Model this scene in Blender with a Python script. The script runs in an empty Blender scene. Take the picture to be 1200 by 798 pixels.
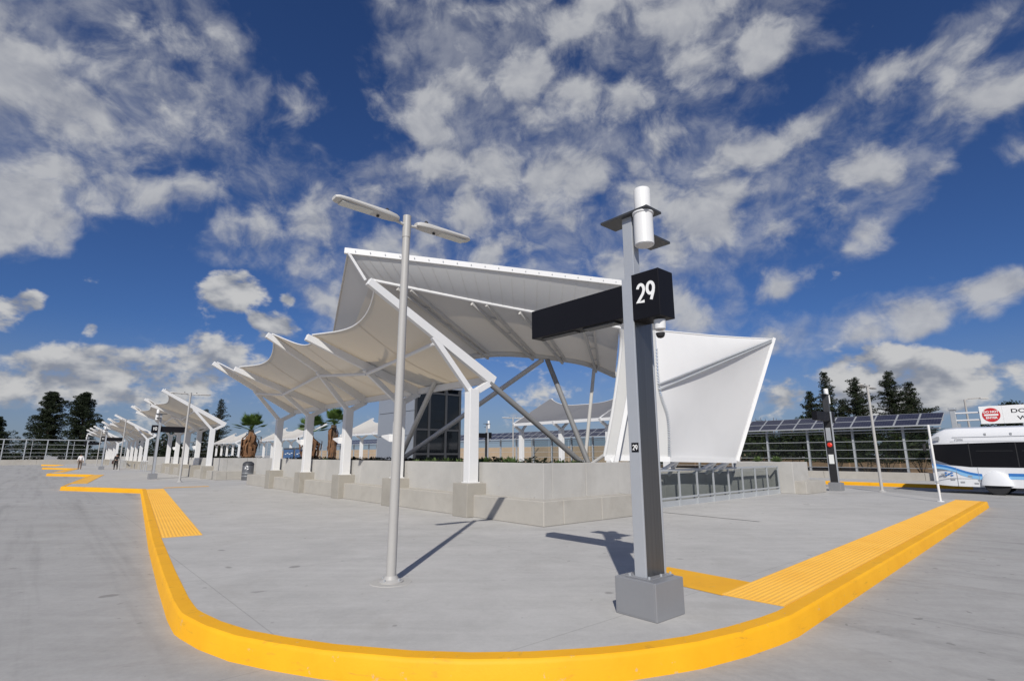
import bpy, bmesh, math, random
from mathutils import Vector, Matrix, noise as mnoise
R = math.radians
random.seed(7)
S = bpy.context.scene
COL = S.collection

# ------------------------------------------------------------------ camera, sky, sun, exposure
EYE = 1.6
cam = bpy.data.cameras.new('camera'); cam_o = bpy.data.objects.new('camera', cam); COL.objects.link(cam_o)
cam.sensor_width = 36; cam.lens = 18.6; cam.clip_end = 5000; cam.clip_start = .05
cam_o.location = (0, 0, EYE); cam_o.rotation_euler = (R(90) + math.atan(134/620), 0, 0)
S.camera = cam_o

SUN_EL, SUN_AZ = R(37.5), R(185.5)          # azimuth clockwise from +Y
SKY_STRENGTH = .085
world = bpy.data.worlds.new('World'); S.world = world; world.use_nodes = True
S.view_settings.view_transform = 'Standard'; S.view_settings.look = 'None'
S.view_settings.exposure = 0; S.view_settings.gamma = 1; S.view_settings.use_curve_mapping = False

# cloud fields: (azimuth, elevation, angular radius, weight)
HI = [(-14,19,.10,.45),(-18,16,.06,.4),(12,20,.12,.45),(10,13,.08,.3),(-47.7,32.1,.088,.5),(-45.3,31.3,.103,.6),(-40.2,30.1,.116,.7),(-35.1,28.2,.128,.7),(-44.1,21.5,.081,.5),(-46.3,19.1,.067,.5),(-30.2,25.3,.115,.6),(-25.3,24.7,.109,.5),(-33.4,36.9,.067,.25),(-19,22.4,.117,.45),(-32,21.8,.063,.4),(-13.6,38.6,.092,.5),(-4.3,40.8,.106,.4),(-22,27,.06,.3),(-16,28,.06,.25),(38,10.5,.03,.3),(0,34.1,.115,.55),(9.6,40.5,.118,.5),(20.7,40.4,.123,.5),(29.5,38.3,.104,.4),(10.2,32.9,.143,.6),(17.7,28.8,.128,.6),(4.1,29.9,.134,.6),(4,23.9,.171,.5),(22.5,22.3,.113,.55),(-6,27.3,.121,.4),(-9.8,23.6,.107,.4),(-23.6,33.3,.052,.3),(47.9,30.7,.055,.75),(44.4,29.5,.058,.65),(41.2,28.7,.062,.75),(37.7,27.1,.07,.8),(33.2,25.4,.075,.8),(29.3,24,.075,.7),(40.2,22.7,.049,.45),(34.8,21.6,.06,.5),(30.3,19.4,.065,.45),(23.7,17.1,.085,.4),(18.6,16.8,.089,.35),(45.2,13.2,.024,.55),(42.8,13,.025,.55),(40,12.7,.030,.75),(36.9,12.1,.030,.75),(33.6,11.5,.032,.7),(30.1,11.2,.029,.45),(27.1,11.3,.027,.35),(46.6,23.3,.025,.5),(-44.5,27.1,.039,-.4),(-24.4,39.6,.066,-.5),(-21.4,29.1,.055,-.5),(-17.1,32.9,.083,-.5),(31,31.6,.072,-.25),(26.7,29.6,.052,-.3),(42.6,18.8,.094,-.5),(40.3,34.7,.051,-.5),(-40.5,16.5,.088,-.5),(-34.4,17.8,.074,-.4),(-5.8,37,.042,-.3)]
LO = [(2,5.5,.10,.34),(-8,7,.08,.36),(12,8,.07,.30),(-16,6,.07,.34),(-30.1,15,.034,.8),(-28,15.7,.038,.8),(-44.2,11.5,.024,.8),(-43.1,12.2,.016,.6),(-45.3,10.5,.025,.8),(-23.8,15.2,.014,.7),(-25.3,12.5,.025,.6),(-23.3,12.5,.023,.6),(-39.3,10.5,.012,.6),(-26.5,12.9,.014,.5),(-41.4,7.2,.032,.6),(-39.2,7.1,.044,.8),(-36.8,6.8,.046,.8),(-33.7,7,.055,.6),(-31.2,8.8,.051,.5),(-28.4,9,.053,.5),(-43.7,6.8,.034,.6),(-43.7,5.1,.04,.6),(-41.1,5,.042,.5),(-32.8,4.8,.074,.4),(-23.7,7.7,.085,.3),(25,5.3,.048,.5),(28.1,5.6,.04,.6),(33.1,7.7,.05,.7),(36.3,7.9,.035,.7),(36.7,6,.058,.7),(39.6,6.1,.044,.8),(40.9,7.1,.026,.5),(43.4,6.5,.04,.6),(32.8,5.1,.049,.5)]

class NT:
    """tiny node-tree helper"""
    def __init__(s, tree): s.t = tree; s.n = tree.nodes; s.l = tree.links
    def node(s, typ, **kw):
        n = s.n.new(typ)
        for k, v in kw.items(): setattr(n, k, v)
        return n
    def put(s, sock, v):
        if hasattr(v, 'is_output') or isinstance(v, bpy.types.NodeSocket): s.l.new(v, sock)
        else: sock.default_value = v
    def math(s, op, a, b=None, c=None, clamp=False):
        n = s.node('ShaderNodeMath', operation=op, use_clamp=clamp)
        s.put(n.inputs[0], a)
        if b is not None: s.put(n.inputs[1], b)
        if c is not None: s.put(n.inputs[2], c)
        return n.outputs[0]
    def vmath(s, op, a, b=None, out=0, scale=None):
        n = s.node('ShaderNodeVectorMath', operation=op)
        s.put(n.inputs[0], a)
        if b is not None: s.put(n.inputs[1], b)
        if scale is not None: s.put(n.inputs['Scale'], scale)
        return n.outputs[out]
    def rng(s, v, a, b, c=0., d=1., smooth=False):
        n = s.node('ShaderNodeMapRange', clamp=True)
        if smooth: n.interpolation_type = 'SMOOTHSTEP'
        s.put(n.inputs[0], v)
        for i, q in enumerate((a, b, c, d)): s.put(n.inputs[i+1], q)
        return n.outputs[0]
    def noise(s, vec, scale=1., detail=4., rough=.5, dist=0., lac=2.):
        n = s.node('ShaderNodeTexNoise')
        s.put(n.inputs['Vector'], vec); s.put(n.inputs['Scale'], scale); s.put(n.inputs['Detail'], detail)
        s.put(n.inputs['Roughness'], rough); s.put(n.inputs['Distortion'], dist); s.put(n.inputs['Lacunarity'], lac)
        return n.outputs['Fac']
    def mix(s, f, a, b, blend='MIX'):
        n = s.node('ShaderNodeMix', data_type='RGBA', blend_type=blend)
        s.put(n.inputs[0], f)
        for i, q in ((6, a), (7, b)):
            s.put(n.inputs[i], q if not isinstance(q, tuple) else (q + (1.,) if len(q) == 3 else q))
        return n.outputs[2]
    def mapping(s, vec, scale=(1,1,1), loc=(0,0,0), rot=(0,0,0)):
        n = s.node('ShaderNodeMapping'); s.put(n.inputs[0], vec)
        n.inputs['Location'].default_value = loc; n.inputs['Rotation'].default_value = rot; n.inputs['Scale'].default_value = scale
        return n.outputs[0]

CLOUD_SHADE, CLOUD_LIT, LOW_SHADE, LOW_LIT = (3.6, 3.8, 4.4), (5.7, 5.8, 6.05), (2.9, 3.15, 3.75), (6.6, 6.6, 6.6)
SKY_TINT, HORIZON = (.35, .50, .78), (2.9, 3.2, 3.9)
def build_world():
    w = NT(world.node_tree); w.n.clear()
    sky = w.node('ShaderNodeTexSky', sky_type='NISHITA', sun_disc=False)
    sky.sun_elevation = SUN_EL; sky.sun_rotation = SUN_AZ; sky.altitude = 100; sky.air_density = 1.0; sky.dust_density = .35; sky.ozone_density = 4.0
    tc = w.node('ShaderNodeTexCoord'); d = tc.outputs['Generated']
    sep = w.node('ShaderNodeSeparateXYZ'); w.put(sep.inputs[0], d)
    z = w.math('MAXIMUM', sep.outputs[2], 0.)
    def field(L, grow):
        acc = None
        for az, el, r, wt in L:
            c = (math.sin(R(az))*math.cos(R(el)), math.cos(R(az))*math.cos(R(el)), math.sin(R(el)))
            dist = w.vmath('DISTANCE', d, c, out='Value')
            v = w.rng(dist, r*.1, r*grow, wt if wt > 0 else wt*.6, 0., smooth=True)
            acc = v if acc is None else w.math('ADD', acc, v)
        return acc
    # outside the part of the sky in view the same cloud cover goes on at an even level
    facing = w.vmath('DOT_PRODUCT', d, (0, .93, .36), out='Value')
    outside = w.rng(facing, .60, .72, .36, 0., smooth=True)
    hi = w.math('MINIMUM', w.math('ADD', field(HI, 1.95), outside), .58)
    D = w.mapping(d, scale=(1, 1, 1.2))
    warp = w.node('ShaderNodeTexNoise'); w.put(warp.inputs['Vector'], D); warp.inputs['Scale'].default_value = 7; warp.inputs['Detail'].default_value = 3
    Dw = w.vmath('ADD', D, w.vmath('SCALE', w.vmath('SUBTRACT', warp.outputs['Color'], (.5, .5, .5)), scale=.085))
    n1 = w.noise(Dw, 5.5, 3, .5); n2 = w.noise(Dw, 17., 5, .60); vor = w.node('ShaderNodeTexVoronoi', feature='F1')
    w.put(vor.inputs['Vector'], Dw); vor.inputs['Scale'].default_value = 10.5
    puff = w.math('SUBTRACT', .50, vor.outputs['Distance'])
    dens = w.math('ADD', w.math('MULTIPLY', w.math('SUBTRACT', n1, .5), 1.5), w.math('MULTIPLY', w.math('SUBTRACT', n2, .5), 1.35))
    dens = w.math('ADD', dens, w.math('MULTIPLY', puff, 1.15))
    dens = w.math('ADD', dens, w.math('SUBTRACT', w.math('MULTIPLY', hi, 1.25), .46))
    a_hi = w.rng(dens, -.08, .62, 0., .92, smooth=True)
    veil = w.rng(w.math('ADD', w.math('ADD', hi, w.math('MULTIPLY', w.math('SUBTRACT', n1, .5), 1.4)), w.math('MULTIPLY', w.math('SUBTRACT', n2, .5), 1.5)), .18, .95, 0., .50, smooth=True)
    a_hi = w.math('MAXIMUM', a_hi, veil)
    Ds = w.vmath('ADD', Dw, (-.004, -.01, .022))
    relief = w.math('SUBTRACT', n2, w.noise(Ds, 17., 3, .58))
    hi_col = w.mix(w.rng(relief, -.16, .16), CLOUD_SHADE, CLOUD_LIT)
    hi_col = w.mix(w.math('MULTIPLY', w.rng(puff, .0, .35), .45), hi_col, CLOUD_LIT)
    # low heaped clouds near the horizon
    q = w.mapping(d, scale=(8, 8, 13))
    m1 = w.noise(q, 1.6, 5, .52, .3); m2 = w.noise(q, 5.0, 4, .58)
    lo_out = w.math('MULTIPLY', w.rng(facing, .60, .72, .40, 0., smooth=True), w.rng(z, .18, .30, 1., 0.))
    lo = w.math('MINIMUM', w.math('ADD', field(LO, 1.6), lo_out), .80)
    dl = w.math('ADD', w.math('MULTIPLY', w.math('SUBTRACT', m1, .5), 1.7), w.math('MULTIPLY', w.math('SUBTRACT', m2, .5), .9))
    dl = w.math('ADD', dl, w.math('SUBTRACT', lo, .37))
    a_lo = w.rng(dl, -.02, .42, 0., .96, smooth=True)
    qs = w.vmath('ADD', q, (0, -.1, .35))
    rl = w.math('ADD', w.math('SUBTRACT', m1, w.noise(qs, 1.6, 3, .52, .3)), w.math('MULTIPLY', w.math('SUBTRACT', m2, .5), .25))
    lo_col = w.mix(w.rng(rl, -.16, .16, smooth=True), LOW_SHADE, LOW_LIT)
    lo_col = w.mix(w.rng(dl, .0, .25, .55, 0.), lo_col, (5.6, 5.7, 6.0))
    # deeper blue of the clean sky away from the sun
    base = w.mix(1., sky.outputs[0], SKY_TINT, 'MULTIPLY')
    haze = w.rng(z, .0, .22, .55, 0., smooth=True)
    base = w.mix(haze, base, HORIZON)
    c = w.mix(a_hi, base, hi_col); c = w.mix(a_lo, c, lo_col)
    bg = w.node('ShaderNodeBackground'); w.put(bg.inputs[0], c); bg.inputs[1].default_value = SKY_STRENGTH
    out = w.node('ShaderNodeOutputWorld'); w.l.new(bg.outputs[0], out.inputs[0])
build_world(); world.cycles.sampling_method = 'MANUAL'; world.cycles.sample_map_resolution = 256

sun = bpy.data.lights.new('sun', 'SUN'); sun.energy = 4.3; sun.angle = R(.53); sun.color = (1, .955, .88)
sun_o = bpy.data.objects.new('sun', sun); COL.objects.link(sun_o)
sd = Vector((math.sin(SUN_AZ)*math.cos(SUN_EL), math.cos(SUN_AZ)*math.cos(SUN_EL), math.sin(SUN_EL)))
sun_o.rotation_euler = sd.to_track_quat('Z', 'Y').to_euler(); sun_o.location = sd*60

# ------------------------------------------------------------------ frame of the station: a runs along the island, b across it
AX, BX, OX = Vector((-.658, .753, 0)), Vector((.753, .658, 0)), Vector((.72, 12.6, 0))
AX.normalize(); BX.normalize()
PHI = math.atan2(AX.y, AX.x)                # local x = a, local y = -b
def W(a, b, z=0.): return OX + AX*a + BX*b + Vector((0, 0, z))

# ------------------------------------------------------------------ materials
M = {}
def mat(name):
    m = bpy.data.materials.new(name); m.use_nodes = True; M[name] = m
    t = NT(m.node_tree); b = t.n['Principled BSDF']; return m, t, b
def geo_pos(t):
    g = t.node('ShaderNodeNewGeometry'); return g.outputs['Position']
def obj_co(t):
    g = t.node('ShaderNodeTexCoord'); return g.outputs['Object']
def bump(t, b, h, strength=.3, dist=.01):
    n = t.node('ShaderNodeBump'); n.inputs['Strength'].default_value = strength; n.inputs['Distance'].default_value = dist
    t.put(n.inputs['Height'], h); t.l.new(n.outputs[0], b.inputs['Normal'])
def plain(name, col, rough=.5, metal=0., var=.12, scale=3., spec=.5, coat=0.):
    m, t, b = mat(name); p = obj_co(t)
    n = t.noise(p, scale, 5, .6); f = t.noise(p, scale*12, 3, .6)
    k = t.math('ADD', t.math('MULTIPLY', t.math('SUBTRACT', n, .5), var*2), t.math('MULTIPLY', t.math('SUBTRACT', f, .5), var))
    c = t.mix(1., tuple(col), t.node('ShaderNodeCombineColor').outputs[0], 'MULTIPLY')
    cc = c.node.inputs[7].links[0].from_node
    v = t.math('ADD', k, 1.)
    for i in range(3): t.put(cc.inputs[i], v)
    t.put(b.inputs['Base Color'], c); b.inputs['Metallic'].default_value = metal
    t.put(b.inputs['Roughness'], t.math('ADD', t.math('MULTIPLY', k, .6), rough, clamp=True))
    b.inputs['Specular IOR Level'].default_value = spec; b.inputs['Coat Weight'].default_value = coat
    return m

def concrete(name, col, joints=None, stain=.25, streak=0., rough=.85, stain_col=(.20,.17,.13), scale=1., mottle=0., tyre=0.):
    m, t, b = mat(name); p = geo_pos(t)
    big = t.noise(p, .22*scale, 6, .6, .6); mid = t.noise(p, 1.4*scale, 8, .65, .4); fine = t.noise(p, 38*scale, 4, .7)
    pores = t.noise(p, 120*scale, 2, .5)
    v = t.math('ADD', t.math('MULTIPLY', t.math('SUBTRACT', big, .5), .34), t.math('MULTIPLY', t.math('SUBTRACT', mid, .5), .30))
    v = t.math('ADD', v, t.math('MULTIPLY', t.math('SUBTRACT', fine, .5), .16))
    if streak:
        s1 = t.noise(t.mapping(p, scale=(.35, 5., 1), rot=(0, 0, R(-12))), 1.2, 7, .7, .3)
        s2 = t.noise(t.mapping(p, scale=(.10, 1.0, 1), rot=(0, 0, R(-4))), 1.0, 6, .65, .5)
        v = t.math('ADD', v, t.math('MULTIPLY', t.math('SUBTRACT', s1, .5), streak))
        v = t.math('ADD', v, t.math('MULTIPLY', t.math('SUBTRACT', s2, .5), streak*1.1))
    if mottle:
        k1 = t.noise(p, 4.2, 9, .72, .8); k2 = t.noise(p, 16., 5, .7)
        v = t.math('ADD', v, t.math('ADD', t.math('MULTIPLY', t.math('SUBTRACT', k1, .5), mottle), t.math('MULTIPLY', t.math('SUBTRACT', k2, .5), mottle*.8)))
    if tyre:        # rubber worn into the wheel tracks along the roadway
        tr_ = t.noise(t.mapping(t.mapping(p, rot=(0, 0, -PHI)), scale=(.07, 1.5, 1)), 1.3, 5, .6, .15)
        v = t.math('SUBTRACT', v, t.math('MULTIPLY', t.rng(tr_, .50, .72), tyre))
    cc = t.node('ShaderNodeCombineColor'); vv = t.math('ADD', v, 1.)
    for i in range(3): t.put(cc.inputs[i], vv)
    c = t.mix(1., tuple(col), cc.outputs[0], 'MULTIPLY')
    if mottle:      # small drips and gum spots
        for sc, lo_, al in ((2.1, .745, .45), (7.5, .76, .40)):
            c = t.mix(t.rng(t.noise(p, sc, 1, .4), lo_, lo_+.03, 0., al), c, (.10, .095, .09))
    st = t.rng(t.noise(p, .55*scale, 7, .7, .8), .54, .80, 0., stain)
    c = t.mix(st, c, stain_col)
    spots = t.rng(t.noise(p, 3.3*scale, 2, .5), .73, .80, 0., .35)
    c = t.mix(spots, c, tuple(q*.45 for q in col))
    h = t.math('ADD', t.math('MULTIPLY', fine, .6), t.math('MULTIPLY', pores, .4))
    if joints:      # saw-cut joints of the slab along a and b, a few millimetres wide
        da = t.vmath('DOT_PRODUCT', p, tuple(AX), out='Value'); db = t.vmath('DOT_PRODUCT', p, tuple(BX), out='Value')
        cut = None
        for dd, sp, off in ((da, joints[0], .7), (db, joints[1], 1.1)):
            fr = t.math('ABSOLUTE', t.math('SUBTRACT', t.math('FRACT', t.math('ADD', t.math('DIVIDE', dd, sp), off)), .5))
            q = t.math('LESS_THAN', fr, .006/sp)
            cut = q if cut is None else t.math('MAXIMUM', cut, q)
        c = t.mix(t.math('MULTIPLY', cut, .26), c, (.09, .085, .08))
        h = t.math('SUBTRACT', h, cut)
    t.put(b.inputs['Base Color'], c); b.inputs['Roughness'].default_value = rough; b.inputs['Specular IOR Level'].default_value = .3
    bump(t, b, h, .35, .004)
    return m

concrete('slab', (.43, .422, .408), joints=(4.6, 4.6), streak=.24, stain=.22, mottle=.22)
concrete('roadway', (.36, .355, .347), joints=(6.5, 5.5), streak=.26, stain=.26, mottle=.24, tyre=.20)
concrete('wall_concrete', (.43, .42, .40), stain=.22, scale=1.3)
concrete('bench_concrete', (.395, .375, .34), stain=.34, scale=1.5)
concrete('pedestal_concrete', (.33, .31, .275), stain=.45, scale=1.8)
concrete('kerb_concrete', (.42, .41, .39), stain=.2)
concrete('sound_wall', (.42, .32, .22), stain=.15)
concrete('earth', (.26, .17, .10), stain=.4, stain_col=(.10, .09, .04))
concrete('soil', (.06, .045, .03), stain=.3)

def yellow():
    m, t, b = mat('yellow_paint'); p = geo_pos(t)
    n = t.noise(p, 1.6, 7, .65, .3); f = t.noise(p, 45, 4, .65); s = t.noise(p, 6, 6, .7, 1.)
    c = t.mix(t.rng(n, .3, .7), (.78, .37, .006), (.85, .43, .010))
    c = t.mix(t.rng(s, .60, .85, 0., .40), c, (.46, .22, .03))
    sc = t.noise(t.mapping(p, scale=(1, 1, 7)), 2.6, 7, .75, .6); c = t.mix(t.rng(sc, .58, .70, 0., .35), c, (.16, .10, .05))
    ch = t.noise(p, 9, 6, .7); c = t.mix(t.rng(ch, .645, .68, 0., .5), c, (.42, .38, .30))
    c = t.mix(t.rng(f, .70, .82, 0., .30), c, (.45, .25, .08))
    t.put(b.inputs['Base Color'], c); b.inputs['Roughness'].default_value = .62; b.inputs['Specular IOR Level'].default_value = .35
    bump(t, b, f, .35, .004)
yellow()
def yellow_tile():
    m, t, b = mat('tactile_yellow'); p = geo_pos(t)
    n = t.noise(p, 1.1, 6, .6, .3); f = t.noise(p, 30, 3, .6)
    c = t.mix(t.rng(n, .3, .7), (.80, .42, .05), (.86, .48, .07))
    c = t.mix(t.rng(f, .62, .85, 0., .3), c, (.55, .33, .08))
    t.put(b.inputs['Base Color'], c); b.inputs['Roughness'].default_value = .6
yellow_tile()

plain('white_steel', (.70, .70, .70), .38, 0, .05, 2.)
plain('pole_paint', (.40, .39, .375), .42, 0, .06, 2.)
plain('lamp_metal', (.52, .51, .49), .45, 0, .06, 3.)
plain('lamp_lens', (.62, .62, .58), .25, 0, .05, 4.)
plain('dark_metal', (.045, .047, .052), .45, 0, .12, 3.)
plain('black_sign', (.008, .008, .011), .5, 0, .15, 3., spec=.18)
plain('sign_white', (.85, .85, .84), .5, 0, .03, 3.)
plain('alu', (.47, .49, .52), .38, .35, .06, 2.)
plain('galv', (.44, .46, .48), .45, .3, .10, 3.)
plain('strut_grey', (.20, .20, .20), .5, 0, .06, 2.)  # darker copy of hood_pipe: the hood's shadow painted into two struts
plain('hood_pipe', (.50, .49, .47), .45, 0, .06, 2.)
plain('base_metal', (.28, .285, .30), .45, .30, .07, 2.)
plain('black_rubber', (.018, .018, .02), .6, 0, .2, 4.)
plain('bus_white', (.72, .73, .75), .22, 0, .04, 1., coat=.4)
plain('bus_blue', (.03, .17, .48), .25, 0, .05, 1., coat=.4)
plain('bus_light_blue', (.22, .46, .72), .25, 0, .05, 1., coat=.4)
plain('bus_grey', (.30, .31, .33), .4, 0, .1, 2.)
plain('sign_red', (.55, .025, .03), .45, 0, .06, 3.)
plain('call_red', (.70, .04, .02), .4, 0, .06, 3.)
plain('paper', (.75, .76, .74), .6, 0, .06, 4.)
plain('skin', (.38, .22, .15), .55, 0, .08, 6.)
plain('shirt_white', (.72, .72, .74), .8, 0, .1, 8.)
plain('trousers_brown', (.13, .10, .085), .85, 0, .15, 8.)
plain('cloth_black', (.020, .018, .020), .85, 0, .2, 8.)
plain('cloth_dark_red', (.05, .02, .02), .85, 0, .2, 8.)
plain('hair_dark', (.02, .015, .012), .6, 0, .2, 20.)
plain('bin_metal', (.14, .145, .155), .42, .4, .1, 4.)
plain('panel_metal', (.40, .43, .48), .35, .5, .05, 1.)
plain('bark', (.09, .065, .045), .9, 0, .4, 6.)
plain('dead_frond', (.17, .085, .04), .85, 0, .5, 6.)
plain('poster_blue', (.05, .12, .27), .35, 0, .5, 2.5)
plain('poster_dark', (.05, .05, .055), .4, 0, .2, 2.)
plain('screen_glass', (.02, .022, .025), .08, 0, .05, 1.)

def brushed():
    m, t, b = mat('dark_steel'); p = obj_co(t)
    s = t.noise(t.mapping(p, scale=(60, 60, .6)), 1., 3, .6); n = t.noise(t.mapping(p, scale=(1.2, 1.2, .7)), 1.3, 3, .5)
    c = t.mix(t.rng(s, .3, .7), (.19, .187, .184), (.24, .236, .232))
    t.put(b.inputs['Base Color'], c); b.inputs['Metallic'].default_value = .95
    t.put(b.inputs['Roughness'], t.math('ADD', t.math('MULTIPLY', n, .15), .26))
    bump(t, b, s, .06, .001)
brushed()

def fabric(name, col, tcol, fac, dirt=.10):
    m, t, b = mat(name); p = geo_pos(t)
    n = t.noise(p, .9, 6, .6, .3); weave = t.noise(t.mapping(p, scale=(1, 1, .15)), 26, 2, .5)
    c = t.mix(t.rng(n, .45, .8, 0., dirt), tuple(col), tuple(q*.62 for q in col))
    b.inputs['Roughness'].default_value = .55; b.inputs['Specular IOR Level'].default_value = .25
    t.put(b.inputs['Base Color'], c)
    bump(t, b, weave, .08, .003)
    tr = t.node('ShaderNodeBsdfTranslucent'); tr.inputs[0].default_value = tuple(tcol) + (1,)
    mx = t.node('ShaderNodeMixShader'); mx.inputs[0].default_value = fac
    t.l.new(b.outputs[0], mx.inputs[1]); t.l.new(tr.outputs[0], mx.inputs[2])
    t.l.new(mx.outputs[0], t.n['Material Output'].inputs[0])
fabric('membrane', (.70, .69, .66), (.72, .57, .37), .35)
fabric('hood_membrane', (.68, .68, .67), (.60, .57, .52), .19)
fabric('soffit_membrane', (.68, .67, .65), (.64, .56, .45), .22)
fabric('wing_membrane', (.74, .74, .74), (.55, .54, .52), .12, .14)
fabric('grey_membrane', (.20, .20, .21), (.2, .2, .2), .10)  # shaded look of one far canopy, put into its fabric colour

def glass():
    m, t, b = mat('dark_glass')
    b.inputs['Base Color'].default_value = (.008, .010, .013, 1); b.inputs['Roughness'].default_value = .04
    b.inputs['Specular IOR Level'].default_value = .6
    n = t.noise(obj_co(t), 1.2, 2, .5); bump(t, b, n, .05, .01)
    tr = t.node('ShaderNodeBsdfTransparent'); tr.inputs[0].default_value = (.42, .46, .5, 1)
    mx = t.node('ShaderNodeMixShader'); mx.inputs[0].default_value = .22
    t.l.new(b.outputs[0], mx.inputs[1]); t.l.new(tr.outputs[0], mx.inputs[2]); t.l.new(mx.outputs[0], t.n['Material Output'].inputs[0])
    m2, t2, b2 = mat('bus_glass'); b2.inputs['Base Color'].default_value = (.006, .006, .008, 1); b2.inputs['Roughness'].default_value = .12
    b2.inputs['Specular IOR Level'].default_value = .22
    bump(t2, b2, t2.noise(obj_co(t2), .8, 2, .5), .05, .01)
    m3, t3, b3 = mat('clear_panel'); b3.inputs['Base Color'].default_value = (.06, .07, .075, 1); b3.inputs['Roughness'].default_value = .08; b3.inputs['Specular IOR Level'].default_value = .3
    tr = t3.node('ShaderNodeBsdfTransparent'); tr.inputs[0].default_value = (.82, .84, .84, 1)
    mx = t3.node('ShaderNodeMixShader'); mx.inputs[0].default_value = .93
    t3.l.new(b3.outputs[0], mx.inputs[1]); t3.l.new(tr.outputs[0], mx.inputs[2]); t3.l.new(mx.outputs[0], t3.n['Material Output'].inputs[0])
glass()
def solar():
    m, t, b = mat('solar_cell'); p = obj_co(t)
    sx = t.node('ShaderNodeSeparateXYZ'); t.put(sx.inputs[0], p)
    g = None
    for o, sp in ((0, .16), (1, .16)):
        fr = t.math('ABSOLUTE', t.math('SUBTRACT', t.math('FRACT', t.math('DIVIDE', sx.outputs[o], sp)), .5))
        q = t.math('LESS_THAN', fr, .03); g = q if g is None else t.math('MAXIMUM', g, q)
    n = t.noise(p, 2., 3, .5)
    c = t.mix(t.rng(n, .3, .7), (.020, .022, .040), (.035, .036, .060)); c = t.mix(t.math('MULTIPLY', g, .5), c, (.12, .12, .14))
    t.put(b.inputs['Base Color'], c); b.inputs['Roughness'].default_value = .22; b.inputs['Specular IOR Level'].default_value = .5
solar()
def foliage(name, c1, c2, trans=.25):
    m, t, b = mat(name); p = geo_pos(t); oi = t.node('ShaderNodeObjectInfo')
    n = t.noise(p, .8, 4, .6); f = t.noise(p, 7, 2, .6)
    k = t.math('ADD', t.math('MULTIPLY', n, .6), t.math('MULTIPLY', f, .4))
    c = t.mix(t.rng(k, .35, .68), tuple(c1), tuple(c2))
    t.put(b.inputs['Base Color'], c); b.inputs['Roughness'].default_value = .6; b.inputs['Specular IOR Level'].default_value = .25
    tr = t.node('ShaderNodeBsdfTranslucent'); t.put(tr.inputs[0], c)
    mx = t.node('ShaderNodeMixShader'); mx.inputs[0].default_value = trans
    t.l.new(b.outputs[0], mx.inputs[1]); t.l.new(tr.outputs[0], mx.inputs[2]); t.l.new(mx.outputs[0], t.n['Material Output'].inputs[0])
foliage('pine_leaf', (.008, .014, .007), (.028, .040, .016), .12)
foliage('bush_leaf', (.012, .022, .007), (.045, .062, .018), .15)
foliage('palm_leaf', (.05, .10, .02), (.16, .24, .06))
foliage('succulent', (.04, .075, .025), (.16, .23, .08))
foliage('ground_leaf', (.008, .011, .006), (.018, .024, .010))

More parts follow.
